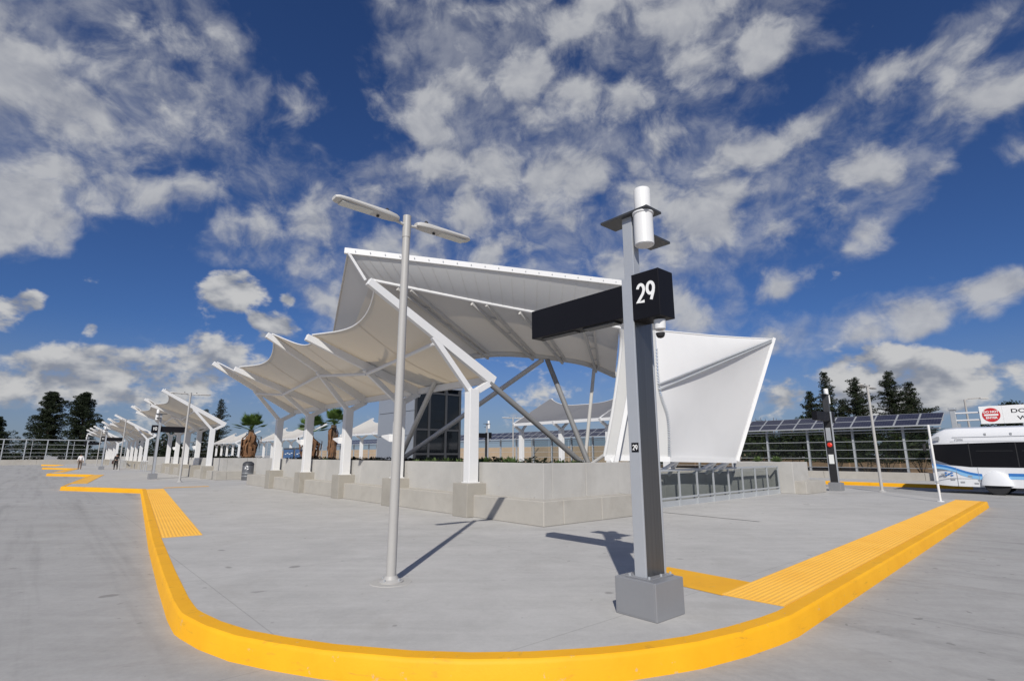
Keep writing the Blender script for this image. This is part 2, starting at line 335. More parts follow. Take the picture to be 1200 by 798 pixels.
# ------------------------------------------------------------------ mesh builder
class MB:
    def __init__(s): s.v = []; s.f = []; s.m = []; s.cur = 0
    def add(s, vs, fs):
        o = len(s.v); s.v += [tuple(q) for q in vs]
        for f in fs: s.f.append(tuple(i+o for i in f)); s.m.append(s.cur)
        return s
    def box(s, c, d, mx=None):
        c = Vector(c); h = Vector(d)/2
        vs = [Vector((x*h.x, y*h.y, z*h.z)) for x in (-1, 1) for y in (-1, 1) for z in (-1, 1)]
        vs = [c + (mx @ q if mx else q) for q in vs]
        return s.add(vs, [(0,1,3,2),(4,6,7,5),(0,4,5,1),(2,3,7,6),(0,2,6,4),(1,5,7,3)])
    def span(s, lo, hi): 
        lo, hi = Vector(lo), Vector(hi); return s.box((lo+hi)/2, hi-lo)
    def beam(s, p, q, w, h, h2=None, up=(0, 0, 1)):
        p, q = Vector(p), Vector(q); d = (q-p).normalized(); x = d.cross(Vector(up))
        if x.length < 1e-4: x = d.cross(Vector((1, 0, 0)))
        x.normalize(); y = x.cross(d).normalized(); h2 = h if h2 is None else h2
        vs = []
        for c, hh in ((p, h), (q, h2)):
            for i, j in ((-1,-1),(1,-1),(1,1),(-1,1)): vs.append(c + x*(i*w/2) + y*(j*hh/2))
        return s.add(vs, [(3,2,1,0),(4,5,6,7),(0,1,5,4),(1,2,6,5),(2,3,7,6),(3,0,4,7)])
    def tube(s, p, q, r, r2=None, n=12, caps=True):
        p, q = Vector(p), Vector(q); d = (q-p).normalized(); x = d.cross(Vector((0, 0, 1)))
        if x.length < 1e-4: x = Vector((1, 0, 0))
        x.normalize(); y = d.cross(x); r2 = r if r2 is None else r2; vs = []
        for c, rr in ((p, r), (q, r2)):
            for k in range(n):
                a = 2*math.pi*k/n; vs.append(c + (x*math.cos(a) + y*math.sin(a))*rr)
        fs = [(k, (k+1) % n, n+(k+1) % n, n+k) for k in range(n)]
        if caps: fs += [tuple(range(n))[::-1], tuple(range(n, 2*n))]
        return s.add(vs, fs)
    def path(s, pts, r, n=8):
        pts = [Vector(q) for q in pts]; vs = []; N = len(pts)
        for i, c in enumerate(pts):
            d = (pts[min(i+1, N-1)] - pts[max(i-1, 0)]).normalized(); x = d.cross(Vector((0, 0, 1)))
            if x.length < 1e-3: x = Vector((1, 0, 0))
            x.normalize(); y = d.cross(x); rr = r[i] if isinstance(r, (list, tuple)) else r
            for k in range(n):
                a = 2*math.pi*k/n; vs.append(c + (x*math.cos(a) + y*math.sin(a))*rr)
        fs = [(i*n+k, i*n+(k+1) % n, (i+1)*n+(k+1) % n, (i+1)*n+k) for i in range(N-1) for k in range(n)]
        fs += [tuple(range(n))[::-1], tuple(range((N-1)*n, N*n))]
        return s.add(vs, fs)
    def lathe(s, c, prof, n=20):
        c = Vector(c); vs = []; 
        for r, z in prof:
            for k in range(n):
                a = 2*math.pi*k/n; vs.append(c + Vector((r*math.cos(a), r*math.sin(a), z)))
        fs = [(i*n+k, i*n+(k+1) % n, (i+1)*n+(k+1) % n, (i+1)*n+k) for i in range(len(prof)-1) for k in range(n)]
        fs += [tuple(range(n))[::-1], tuple(range((len(prof)-1)*n, len(prof)*n))]
        return s.add(vs, fs)
    def prism(s, pts, ext):
        """closed outline (list of 3-D points) pushed along ext"""
        pts = [Vector(q) for q in pts]; e = Vector(ext); n = len(pts)
        return s.add(pts + [q+e for q in pts], [tuple(range(n))[::-1], tuple(range(n, 2*n))] + [(k, (k+1) % n, n+(k+1) % n, n+k) for k in range(n)])
    def grid(s, rows):
        n = len(rows[0]); vs = [q for r in rows for q in r]
        return s.add(vs, [(i*n+j, i*n+j+1, (i+1)*n+j+1, (i+1)*n+j) for i in range(len(rows)-1) for j in range(n-1)])
    def mesh(s, name, mats, smooth=False, fix=True):
        me = bpy.data.meshes.new(name); me.from_pydata(s.v, [], s.f)
        for q in (mats if isinstance(mats, (list, tuple)) else [mats]): me.materials.append(M[q])
        me.polygons.foreach_set('material_index', s.m)
        if fix:
            bm = bmesh.new(); bm.from_mesh(me); bmesh.ops.recalc_face_normals(bm, faces=bm.faces); bm.to_mesh(me); bm.free()
        if smooth:
            me.polygons.foreach_set('use_smooth', [True]*len(me.polygons))
            try: me.set_sharp_from_angle(angle=R(35))
            except Exception: pass
        me.update(); return me
    def build(s, name, mats, parent=None, loc=None, smooth=False, bevel=0., fix=True, rz=0.):
        return link(name, s.mesh(name, mats, smooth, fix), parent, loc, bevel, rz)
def link(name, me, parent=None, loc=None, bevel=0., rz=0.):
    o = bpy.data.objects.new(name, me); COL.objects.link(o)
    if parent is not None: o.parent = parent
    if loc is not None: o.location = loc
    if rz: o.rotation_euler = (0, 0, rz)
    if bevel:
        b = o.modifiers.new('bevel', 'BEVEL'); b.width = bevel; b.segments = 2; b.limit_method = 'ANGLE'; b.angle_limit = R(40)
    return o
def tag(o, label=None, cat=None, group=None, kind=None):
    if label: o['label'] = label
    if cat: o['category'] = cat
    if group: o['group'] = group
    if kind: o['kind'] = kind
    return o
def thing(name, label, cat, loc=(0, 0, 0), rz=0., group=None):
    o = bpy.data.objects.new(name, None); COL.objects.link(o); o.empty_display_size = .2
    o.location = loc; o.rotation_euler = (0, 0, rz); return tag(o, label, cat, group)
def copy_tree(o, parent=None):
    c = o.copy(); COL.objects.link(c)
    if parent is not None: c.parent = parent
    for ch in list(o.children): copy_tree(ch, c)
    return c
def text(body, size, depth, m, name, parent, origin, right, up, bold=.0, align='CENTER', sx=1.):
    cu = bpy.data.curves.new(name, 'FONT'); cu.body = body; cu.size = size; cu.extrude = depth; cu.offset = bold
    cu.align_x = align; cu.align_y = 'CENTER'
    tmp = bpy.data.objects.new('tmp', cu); COL.objects.link(tmp)
    dg = bpy.context.evaluated_depsgraph_get(); me = bpy.data.meshes.new_from_object(tmp.evaluated_get(dg))
    bpy.data.objects.remove(tmp); me.materials.clear(); me.materials.append(M[m])
    r, u = Vector(right).normalized(), Vector(up).normalized(); n = r.cross(u)
    mx = Matrix(((r.x*sx, u.x, n.x, origin[0]), (r.y*sx, u.y, n.y, origin[1]), (r.z*sx, u.z, n.z, origin[2]), (0, 0, 0, 1)))
    me.transform(mx); me.name = name
    return link(name, me, parent)
def catmull(pts, n):
    pts = [Vector(q) for q in pts]; N = len(pts); out = []
    for k in range(n):
        t = k/(n-1)*(N-1); i = min(int(t), N-2); f = t-i
        p0, p1, p2, p3 = pts[max(i-1, 0)], pts[i], pts[i+1], pts[min(i+2, N-1)]
        out.append(.5*((2*p1) + (p2-p0)*f + (2*p0-5*p1+4*p2-p3)*f*f + (3*p1-3*p2+p3-p0)*f**3))
    return out
ROAD = -.20

# ------------------------------------------------------------------ the ground: roadway, island platform, kerbs
m = MB(); m.grid([[(x, y, ROAD) for x in (-3000, -300, -60, 0, 60, 300, 3000)] for y in (-3000, -300, -30, 0, 40, 120, 400, 3000)])
tag(m.build('road', 'roadway'), 'pale concrete bus roadway around the island', None, kind='structure')

left = [(118, -5.6), (113, -8.3), (106.5, -5.5), (83.5, -8.3), (76.8, -5.5), (53.8, -8.1), (48.2, -5.3), (27.8, -7.75), (22.5, -4.9)]
front = [(3.8, -6.96), (.16, -7.32), (-1.63, -7.48), (-2.0, -7.50), (-2.25, -7.51), (-2.45, -7.49), (-2.9, -7.42), (-3.41, -7.28), (-3.84, -7.08), (-4.31, -6.82), (-4.91, -6.38), (-5.28, -6.02), (-5.6, -5.62), (-5.88, -5.17),
         (-6.02, -4.90), (-6.17, -4.53), (-6.27, -4.25), (-6.39, -3.71), (-6.46, -3.16), (-6.48, -2.79), (-6.393, -1.2), (-6.311, .3), (-6.102, 4.12), (-5.813, 9.4), (-5.48, 15.5), (-5.42, 16.5)]
right = [(-4.55, 16.75), (-1.2, 20.6), (2.5, 22.9), (24, 20.2), (28, 22.9), (54, 20.2), (58, 22.9), (84, 20.2), (88, 22.9), (116, 20.2), (118, 20.5)]
outline = [W(a, b) for a, b in left + front + right]
def inset(path, d):
    out = []
    N = len(path)
    for i, p in enumerate(path):
        t1 = (path[i]-path[i-1]).normalized() if i else (path[1]-path[0]).normalized()
        t2 = (path[i+1]-path[i]).normalized() if i < N-1 else t1
        n1, n2 = Vector((-t1.y, t1.x, 0)), Vector((-t2.y, t2.x, 0)); b = (n1+n2)
        b.normalize(); k = max(.45, b.dot(n1)); out.append(p + b*(d/k))
    return out
inner = inset(outline, .10)
m = MB(); poly = [p.copy() for p in inner]; m.add(poly, [tuple(range(len(poly)))])
me = m.mesh('platform', 'slab', fix=False); bm = bmesh.new(); bm.from_mesh(me); bmesh.ops.triangulate(bm, faces=bm.faces)
for f in bm.faces:
    if f.normal.z < 0: f.normal_flip()
bm.to_mesh(me); bm.free()
tag(link('platform', me), 'light grey concrete boarding platform of the bus island', None, kind='structure')
def kerb(path, name, material, label):
    prof = [(-.025, ROAD-.02), (-.022, -.19), (-.004, -.035), (.004, -.012), (.022, .002), (.165, .006), (.168, -.02)]
    rows = [[q + Vector((0, 0, z)) for q in inset(path, d)] for d, z in prof]
    m = MB(); m.grid(rows)
    n = len(path)
    for e in (0, n-1): m.add([rows[k][e] for k in range(len(rows))], [tuple(range(len(rows)))])
    return tag(m.build(name, material, smooth=True), label, None, kind='structure')
nl = len(left) + len(front)
kerb(outline[:nl+1], 'kerb', 'yellow_paint', 'yellow painted kerb along the saw-tooth bus bays and the rounded island nose')
kerb(outline[nl:], 'kerb', 'kerb_concrete', 'plain concrete kerb on the far side of the island')

# painted stripes on the platform (sheets 4 mm above the slab)
def sheet(name, pts, material, label, z=.004):
    m = MB(); m.add([W(a, b, z) for a, b in pts], [tuple(range(len(pts)))]); o = m.build(name, material, fix=False)
    if o.data.polygons[0].normal.z < 0: o.data.flip_normals()
    return tag(o, label, None, kind='structure')
sheet('painted_stripe', [(-5.62, -2.62), (-5.62, -1.72), (-4.30, -1.68), (-4.30, -2.50)], 'yellow_paint', 'yellow stripe behind the pylon numbered 29')
sheet('painted_stripe', [(22.7, -3.95), (23.25, -3.9), (23.25, -1.9), (22.7, -1.95)], 'yellow_paint', 'yellow stripe crossing the platform at the end of the long tactile strip')
sheet('slot_drain', [(.2, 4.78), (.2, 4.83), (-2.75, 4.73), (-2.75, 4.68)], 'black_rubber', 'thin black slot drain in the slab before the railing')
sheet('slot_drain', [(-.2, 16.9), (-.2, 16.95), (-1.6, 19.1), (-1.62, 19.05)], 'black_rubber', 'short black slot drain near the far lamp post')

m = MB(); m.lathe((-1.56, 7.31, 0), [(.27, .0), (.265, .006), (.2, .008)], 24); tag(m.build('grout_pad', 'kerb_concrete'), 'round grout pad under the foot of the near lamp post', None, kind='structure')
# tactile strips: every tile carries its truncated domes
TW, TL = .70, .61
m = MB(); m.span((0, 0, 0), (TL-.006, TW, .010))
for i in range(10):
    for j in range(11):
        x, y = .03+i*.061, .035+j*.063
        b0, t0 = .021, .012
        m.add([(x-b0, y-b0, .010), (x+b0, y-b0, .010), (x+b0, y+b0, .010), (x-b0, y+b0, .010), (x-t0, y-t0, .0165), (x+t0, y-t0, .0165), (x+t0, y+t0, .0165), (x-t0, y+t0, .0165)],
              [(4,5,6,7), (0,1,5,4), (1,2,6,5), (2,3,7,6), (3,0,4,7)])
tile_me = m.mesh('tactile_tile', 'tactile_yellow')
m = MB(); m.span((0, 0, 0), (TL-.004, TW, .012)); tile_far = m.mesh('tactile_tile_far', 'tactile_yellow')
def tactile(p0, p1, label, me, flip=False):
    p0, p1 = Vector(p0), Vector(p1); d = (p1-p0); n = int(d.length/TL); d.normalize()
    rz = math.atan2(d.y, d.x)
    root = tag(bpy.data.objects.new('tactile_strip', None), label, None, kind='structure'); COL.objects.link(root)
    root.location = p0; root.rotation_euler = (0, 0, rz)
    for k in range(n):
        link('tactile_tile', me, root, (k*TL, -TW if flip else 0, .002))
def along(a0, b0, a1, b1, t): return (a0+(a1-a0)*t, b0+(b1-b0)*t)
k0, k1 = W(3.8, -6.96), W(22.5, -4.9); kd = (k1-k0).normalized(); kn = Vector((kd.y, -kd.x, 0))     # inward side
tactile(k0 + kd*.05 + kn*.17, k1 + kn*.17, 'yellow tactile strip beside the long bay kerb, before the pylon numbered 10', tile_me, True)
for a0, b0, a1, b1, lab in ((27.8, -7.75, 48.2, -5.3, 'yellow tactile strip of the second bay beyond pylon 10'), (53.8, -8.1, 76.8, -5.5, 'yellow tactile strip of the far bay by the two walkers')):
    q0, q1 = W(a0, b0), W(a1, b1); dd = (q1-q0).normalized(); nn = Vector((dd.y, -dd.x, 0))
    tactile(q0 + dd*3.0 + nn*.18, q1 - dd*.5 + nn*.18, lab, tile_far, True)
k0, k1 = W(-6.48, -2.79), W(-5.48, 15.5); kd = (k1-k0).normalized(); kn = Vector((-kd.y, kd.x, 0))
tactile(k0 + kd*.25 + kn*.17, k1 + kd*.95 + kn*.17, 'yellow tactile strip along the end kerb beside the pylon numbered 29', tile_me)

# ------------------------------------------------------------------ planters: panelled wall, bench, pedestals, soil
def planter(a0, label, k):
    root = thing('planter', label, 'planter', W(a0, 0), PHI, 'concrete planters along the island')
    L = 23.4
    # local: x along the island, y = -b (outward positive)
    def panel(name, lo, hi, mt, bev=.012):
        return MB().span(lo, hi).build(name, mt, root, bevel=bev if k < 2 else 0)
    g = .008
    widths = [3.35, 3.2, 3.35, 3.35, 3.35, 3.35, 3.0]; x = .42
    for i, w_ in enumerate(widths):
        panel('wall_panel', (x, -.72-random.uniform(0, .004), .30), (x+w_-g, -.42+random.uniform(0, .004), 1.40), 'wall_concrete'); x += w_
    # nose wall across the end, facing the platform
    y = -.722
    for w_ in (1.25, 1.35):
        panel('wall_panel', (.425, y-w_+g, .30), (.70, y-g, 1.40), 'wall_concrete'); y -= w_
    if k == 0: panel('wall_panel', (.55, -4.35, 0.02), (.85, -3.34, 1.40), 'wall_concrete')
    # inner back wall
    panel('back_wall', (.71, -3.6, .2), (L-.2, -3.35, 1.33), 'wall_concrete', 0)
    # bench blocks in front
    x = 0.
    for i, w_ in enumerate((3.0, 4.05, 4.05, 4.05, 4.05, 4.2)):
        panel('bench_block', (x, -.66, 0), (x+w_-g, random.uniform(-.003, .003), .56), 'bench_concrete', .02); x += w_
    y = -.668
    for w_ in (1.4, 1.45):
        panel('bench_block', (.002, y-w_+g, 0), (.60, y, .562), 'bench_concrete', .02); y -= w_
    for i in range(5):
        panel('pedestal', (2.97+4.05*i-.33, -.55, 0), (2.97+4.05*i+.33, .22, .86), 'pedestal_concrete', .015)
    MB().span((.72, -3.34, .9), (L-.25, -.73, 1.30)).build('soil', 'soil', root)
    # formwork tie holes in the wall faces
    m = MB()
    xx = 1.0
    while xx < L-1:
        for zz in (.82, 1.16):
            m.tube((xx, -.43, zz), (xx, -.4145, zz), .016, n=8)
        xx += 1.12
    tag(m.build('tie_holes', 'galv', root), kind='stuff')
    return root
PL = [planter(0, 'long concrete planter with bench under the canopy beside the hooded shelter', 0),
      planter(30.4, 'concrete planter with bench behind the pylon numbered 10', 1),
      planter(60.7, 'concrete planter with bench beyond the one behind pylon 10', 2),
      planter(91.0, 'farthest concrete planter with bench near the cross fence', 3)]
# low wall set back in the gap between the first two planters
def gap_wall(a0, a1, b, label):
    r = thing('low_wall', label, 'wall', W(a0, b), PHI, 'low walls between the planters')
    n = 3; w_ = (a1-a0)/n
    for i in range(n): MB().span((i*w_, -.3, 0), ((i+1)*w_-.01, 0, 1.38)).build('wall_panel', 'wall_concrete', r, bevel=.01)
    MB().span((-.1, .01, 0), (a1-a0, .5, .42)).build('bench_block', 'bench_concrete', r, bevel=.02)
gap_wall(24.0, 33.0, 3.6, 'low concrete wall behind the round litter bin')
gap_wall(54.4, 62.0, 3.6, 'low concrete wall in the gap behind the person in black')
gap_wall(84.6, 92.0, 3.6, 'low concrete wall in the farthest gap between planters')

# ------------------------------------------------------------------ canopies
def canopy(loc, rz, label, memb, detail=True):
    root = thing('canopy', label, 'canopy', loc, rz, 'membrane canopies of the island')
    sp, N = 4.05, 5
    def lo(i): return Vector(((i-2)*sp, -.78, 3.70))
    def tip(i): return Vector(((i-2)*sp, 3.32, 5.88 if i % 2 == 0 else 5.12))
    for i in range(N):
        x = (i-2)*sp; p, q = lo(i), tip(i)
        MB().beam((x, 0, .84), (x, 0, 3.42), .27, .32, up=(0, 1, 0)).build('column', 'white_steel', root, bevel=.015)
        MB().box((x, 0, .872), (.33, .38, .03)).build('base_plate', 'white_steel', root)
        MB().beam(p, q, .15, .30, .20).build('beam', 'white_steel', root, bevel=.012)
        MB().beam((x, .02, 3.30), p.lerp(q, .52) - Vector((0, .0, .10)), .14, .16).build('strut', 'white_steel', root, bevel=.01)
        MB().beam((x, -.02, 3.30), p + Vector((0, .12, -.04)), .14, .18).build('arm', 'white_steel', root, bevel=.01)
        if detail and i in (1, 2, 3):
            MB().prism([(x+.13, -.03, 2.20), (x+.13, -.03, 2.02), (x+.70, -.03, 2.19), (x+.72, -.03, 2.25), (x+.13, -.03, 2.28)], (0, .30, 0)).build('light_bracket', 'white_steel', root, bevel=.02)
    for i in range(N-1):
        # eave member and the pipe tying the struts together
        MB().beam(lo(i)+Vector((.08, .08, .06)), lo(i+1)+Vector((-.08, .08, .06)), .14, .20).build('eave_beam', 'white_steel', root)
        a, b = lo(i).lerp(tip(i), .50), lo(i+1).lerp(tip(i+1), .50)
        MB().tube(a-Vector((-.05, 0, .22)), b-Vector((.05, 0, .22)), .055, n=8).build('tie_pipe', 'white_steel', root, smooth=True)
        rows = []; nu, nt = 14, 14
        for ui in range(nu+1):
            u = ui/nu; s_ = 4*u*(1-u); tm = .955 - .125*s_; t0 = .0; row = []
            for ti in range(nt+1):
                t = t0 + (tm-t0)*ti/nt
                P = lo(i).lerp(tip(i), t).lerp(lo(i+1).lerp(tip(i+1), t), u)
                P.z += .165 - .30*s_*math.sin(math.pi*min(1, .98*t)) + .10*s_*t
                row.append(P)
            rows.append(row)
        mm = MB().grid(rows).build('membrane', memb, root, smooth=True)
        # edge cable pocket along the scalloped front edge
        MB().path([r[-1] for r in rows], .022, 6).build('edge_cable', 'white_steel', root, smooth=True)
        # radial seam bands of the membrane
        if detail:
            for uu in (7,):
                MB().grid([[q+Vector((-.03, 0, -.006)) for q in rows[uu]], [q+Vector((.03, 0, -.006)) for q in rows[uu]]]).build('seam_band', memb, mm)
    return root
labL = ['large white canopy on five columns joined to the tall hooded shelter', 'white canopy on five columns behind the pylon numbered 10', 'white canopy next beyond the one behind pylon 10', 'farthest white canopy of the bus bays, before the cross fence']
for k in range(4): canopy(W(2.97+8.1+30.35*k, .14), PHI, labL[k], 'membrane', k < 2)
labR = ['grey canopy seen below the hooded shelter in front of the solar panels', 'white canopy with its sunlit upper side showing behind the palm trees', 'white canopy with sunlit top behind the blue poster panels', 'farthest white canopy across the planters, seen between the columns']
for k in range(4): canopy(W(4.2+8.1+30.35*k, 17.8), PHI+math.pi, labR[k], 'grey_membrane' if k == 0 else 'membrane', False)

# ------------------------------------------------------------------ hooded shelter over the stairs
def hood():
    base = W(3.0, 3.0); root = thing('hooded_shelter', 'tall hooded fabric shelter with a pointed white wing over the stairs', 'shelter', base)
    off = lambda L: [Vector(q) - base for q in L]
    A, B = Vector((-4.37, 13.3, 6.87)), Vector((3.62, 15.0, 6.48))
    D = Vector((-5.95, 17.2, 5.62)); D2 = Vector((-5.2, 16.6, 5.35))
    R1, R2 = Vector((-3.86, 13.9, 6.30)), Vector((3.34, 16.0, 5.47))
    K = [Vector((4.79, 17.2, 5.67)), Vector((4.68, 16.8, 3.77)), Vector((4.95, 16.95, 2.75)), Vector((4.97, 17.1, 1.52))]
    T, BR = Vector((10.1, 20.0, 5.97)), Vector((8.25, 20.0, 1.44))
    G = [Vector((3.45, 16.4, 4.95)), Vector((3.22, 16.75, 3.2)), Vector((2.9, 17.0, 1.56))]
    arch = [Vector((-2.6, 16.9, 4.15)), Vector((-1.5, 17.0, 4.70)), Vector((-.29, 17.4, 4.92)), Vector((1.2, 17.8, 4.88)), Vector((2.53, 18.0, 4.70)), Vector((3.64, 18.5, 4.35))]
    def sheet(name, top, bot, mt, n=24, rows=8, sag=0., seam=0):
        a, b = catmull(top, n), catmull(bot, n); g = []
        nrm = ((b[n//2]-a[n//2]).cross(a[-1]-a[0])).normalized()
        for i in range(rows+1):
            t = i/rows
            g.append([p.lerp(q, t) - base + nrm*(sag*4*t*(1-t)*(4*(j/(n-1))*(1-j/(n-1)))**.5) for j, (p, q) in enumerate(zip(a, b))])
        return MB().grid(g).build(name, mt, root, smooth=True), g
    ABm = A.lerp(B, .5) + Vector((0, 0, -.03)); Rm = R1.lerp(R2, .5) + Vector((0, .05, -.02))
    lip, lgd = sheet('lip_membrane', [A, ABm, B], [R1, Rm, R2], 'hood_membrane', 49, 6, .04)
    for j in range(2, 48, 2):
        col_ = [row[j] + Vector((0, -.004, -.004)) for row in lgd]
        MB().grid([[q + Vector((-.012, 0, 0)) for q in col_], [q + Vector((.012, 0, 0)) for q in col_]]).build('seam', 'hood_membrane', lip)
    sheet('lip_membrane', [A, A.lerp(D, .5), D], [R1, R1.lerp(D2, .5), D2], 'hood_membrane', 10, 4)
    sheet('lip_membrane', [B, B.lerp(K[0], .5)+Vector((.1, 0, .1)), K[0]], [R2, R2.lerp(K[0], .5), K[0]-Vector((.06, 0, .02))], 'hood_membrane', 10, 4)
    sof, g = sheet('soffit_membrane', [R1, Rm, R2], [arch[1], arch[2], arch[3], arch[4], arch[5]], 'soffit_membrane', 40, 12, .0)
    sheet('soffit_membrane', [R1, R1.lerp(D2, .5), D2], [arch[1], arch[1].lerp(arch[0], .5)+Vector((-.4, .3, .1)), arch[0]+Vector((-1.2, .4, .4))], 'soffit_membrane', 10, 6)
    # leg sheet that comes down to the ground beside the stairs
    leg, lg = sheet('leg_membrane', [K[0], K[1], K[2], K[3]], [R2, G[0], G[1], G[2]], 'hood_membrane', 24, 8, .0)
    # pointed wing, in two sheets either side of a twin pipe
    w1, _ = sheet('wing_membrane', [K[0], K[0].lerp(T, .5)+Vector((0, 0, -.04)), T], [K[1], K[1].lerp(T, .5)+Vector((0, .05, -.02)), T-Vector((.02, 0, .06))], 'wing_membrane', 24, 8, .05)
    rows = []; n = 20
    left_e = catmull([K[1], K[2], K[3]], n); right_e = [T.lerp(BR, i/(n-1)) for i in range(n)]
    for i in range(n):
        t = i/(n-1); row = []
        for j in range(n):
            u = j/(n-1); P = left_e[i].lerp(right_e[i], u); P = P + Vector((-.45, .75, .1)).normalized()*(.32*4*u*(1-u)*4*t*(1-t)*.6)
            if i == n-1: P.z -= .02
            row.append(P-base)
        rows.append(row)
    MB().grid(rows).build('wing_membrane', 'wing_membrane', root, smooth=True)
    # steel: top edge rail, ribs, arch, twin pipe, laced edge
    def pipe(name, pts, r, mt='hood_pipe', parent=root, n=10): return MB().path(off(pts), r, n).build(name, mt, parent, smooth=True)
    rail = MB().beam(A+Vector((-.1, 0, .05))-base, B+Vector((.1, .02, .05))-base, .10, .16).build('edge_rail', 'white_steel', root, bevel=.01)
    m = MB()
    for i in range(21):
        c = A.lerp(B, (i+.5)/21) - base + Vector((0, -.055, .05)); m.tube(c, c+Vector((.006, -.012, 0)), .014, n=8)
    tag(m.build('rail_bolts', 'galv', rail), kind='stuff')
    pipe('edge_pipe', [A, A.lerp(D, .5), D], .03, 'hood_pipe')
    MB().beam(A-base, R1-base+Vector((-.08, -.35, -.12)), .07, .07).build('corner_strut', 'white_steel', root)
    pipe('rib_pipe', catmull([R1, Rm, R2], 14), .05, 'white_steel')
    pipe('arch_pipe', catmull(arch[:], 24), .115, 'hood_pipe')
    for j in (7, 17, 24, 33):           # paired ribs with small ties under the soffit
        top, bot = g[0][j], g[-1][j]; t2 = g[0][j-2]
        p1, q1 = top-Vector((0, 0, .05)), bot-Vector((0, 0, .05)); p2, q2 = t2-Vector((0, 0, .10)), bot+Vector((-.10, 0, -.14))
        rb = MB().beam(p1, q1, .07, .10).build('rib', 'hood_pipe', root)
        MB().beam(p2, q2, .07, .09).build('rib', 'hood_pipe', root)
        for t in (.25, .5, .75): MB().tube(p1.lerp(q1, t), p2.lerp(q2, t), .022, n=6).build('rib_tie', 'hood_pipe', rb)
    for dz in (.0, -.17):
        MB().tube(K[1]-base+Vector((-.02, -.06, dz+.02)), T-base+Vector((-.10, -.06, dz*.35-.04)), .035, n=8).build('wing_pipe', 'galv', root, smooth=True)
    pipe('wing_edge', catmull([K[0], K[0].lerp(T, .5)+Vector((0, 0, -.04)), T], 8), .03, 'white_steel')
    MB().beam(T-base+Vector((.04, 0, .05)), BR-base+Vector((.04, 0, -.05)), .09, .12).build('wing_edge', 'white_steel', root)
    MB().beam(K[3]-base+Vector((0, -.02, -.05)), BR-base+Vector((0, -.02, -.05)), .05, .16).build('hem_rail', 'white_steel', root)
    MB().beam(K[3]-base+Vector((0, -.02, -.05)), G[2]-base+Vector((0, -.02, -.05)), .05, .16).build('hem_rail', 'white_steel', root)
    le = catmull(K, 60); m = MB()
    for i in range(8, 59, 1):
        c = le[i]-base; m.beam(c+Vector((-.05, -.03, 0)), c+Vector((.05, -.03, 0)), .012, .03)
    tag(m.build('lacing', 'galv', leg), kind='stuff')
    pipe('leg_edge', catmull([R2, G[0], G[1], G[2]], 12), .05, 'white_steel')
    MB().beam(Vector((3.15, 16.45, 1.35))-base, Vector((3.85, 16.35, 4.4))-base, .13, .13).build('leg_post', 'white_steel', root, bevel=.01)
    # struts to the feet
    F1, F2 = W(2.5, 4.55, 1.22)-base, W(9.2, 1.3, 1.30)-base
    ar = lambda q: Vector(q) - base
    MB().tube(F1, ar(arch[3])-Vector((.0, 0, .1)), .085, n=12).build('strut_pipe', 'strut_grey', root, smooth=True)
    MB().tube(F1+Vector((-.1, 0, 0)), W(2.97, .75, 3.66)-base, .085, n=12).build('strut_pipe', 'strut_grey', root, smooth=True)
    MB().tube(F2, ar(arch[3])-Vector((.15, 0, .1)), .085, n=12).build('strut_pipe', 'hood_pipe', root, smooth=True)
    MB().tube(F2+Vector((.05, .1, 0)), ar(arch[0])+Vector((.25, .1, .1)), .085, n=12).build('strut_pipe', 'hood_pipe', root, smooth=True)
    MB().tube(W(3.1, 4.95, 1.1)-base, Vector((2.85, 18.1, 4.6))-base, .06, n=10).build('strut_pipe', 'hood_pipe', root, smooth=True)
    for f in (F1, F2): MB().box(f+Vector((0, 0, -.08)), (.6, .6, .2)).build('foot', 'wall_concrete', root, bevel=.02)
    # lower wing supports standing on the stair parapet
    for b0 in (6.6, 9.0, 9.9):
        t_ = (b0-6.1)/4.3; P = K[3].lerp(BR, t_) - base
        for db in (-.55, .35):
            MB().tube(W(1.17, b0+db, .95)-base, P+Vector((0, .03, -.08)), .055, n=8).build('wing_prop', 'white_steel', root, smooth=True)
    MB().tube(W(1.2, 4.4, .95)-base, G[2]-base+Vector((.2, 0, -.1)), .055, n=8).build('wing_prop', 'white_steel', root, smooth=True)
    MB().tube(W(1.2, 5.1, .95)-base, K[3]-base+Vector((-.6, 0, -.1)), .055, n=8).build('wing_prop', 'white_steel', root, smooth=True)
    # hidden inner frame behind the wing
    MB().tube(T-base+Vector((-.1, .1, -.05)), W(7.5, 10.5, 1.2)-base, .08, n=10).build('back_stay', 'hood_pipe', root, smooth=True)
hood()

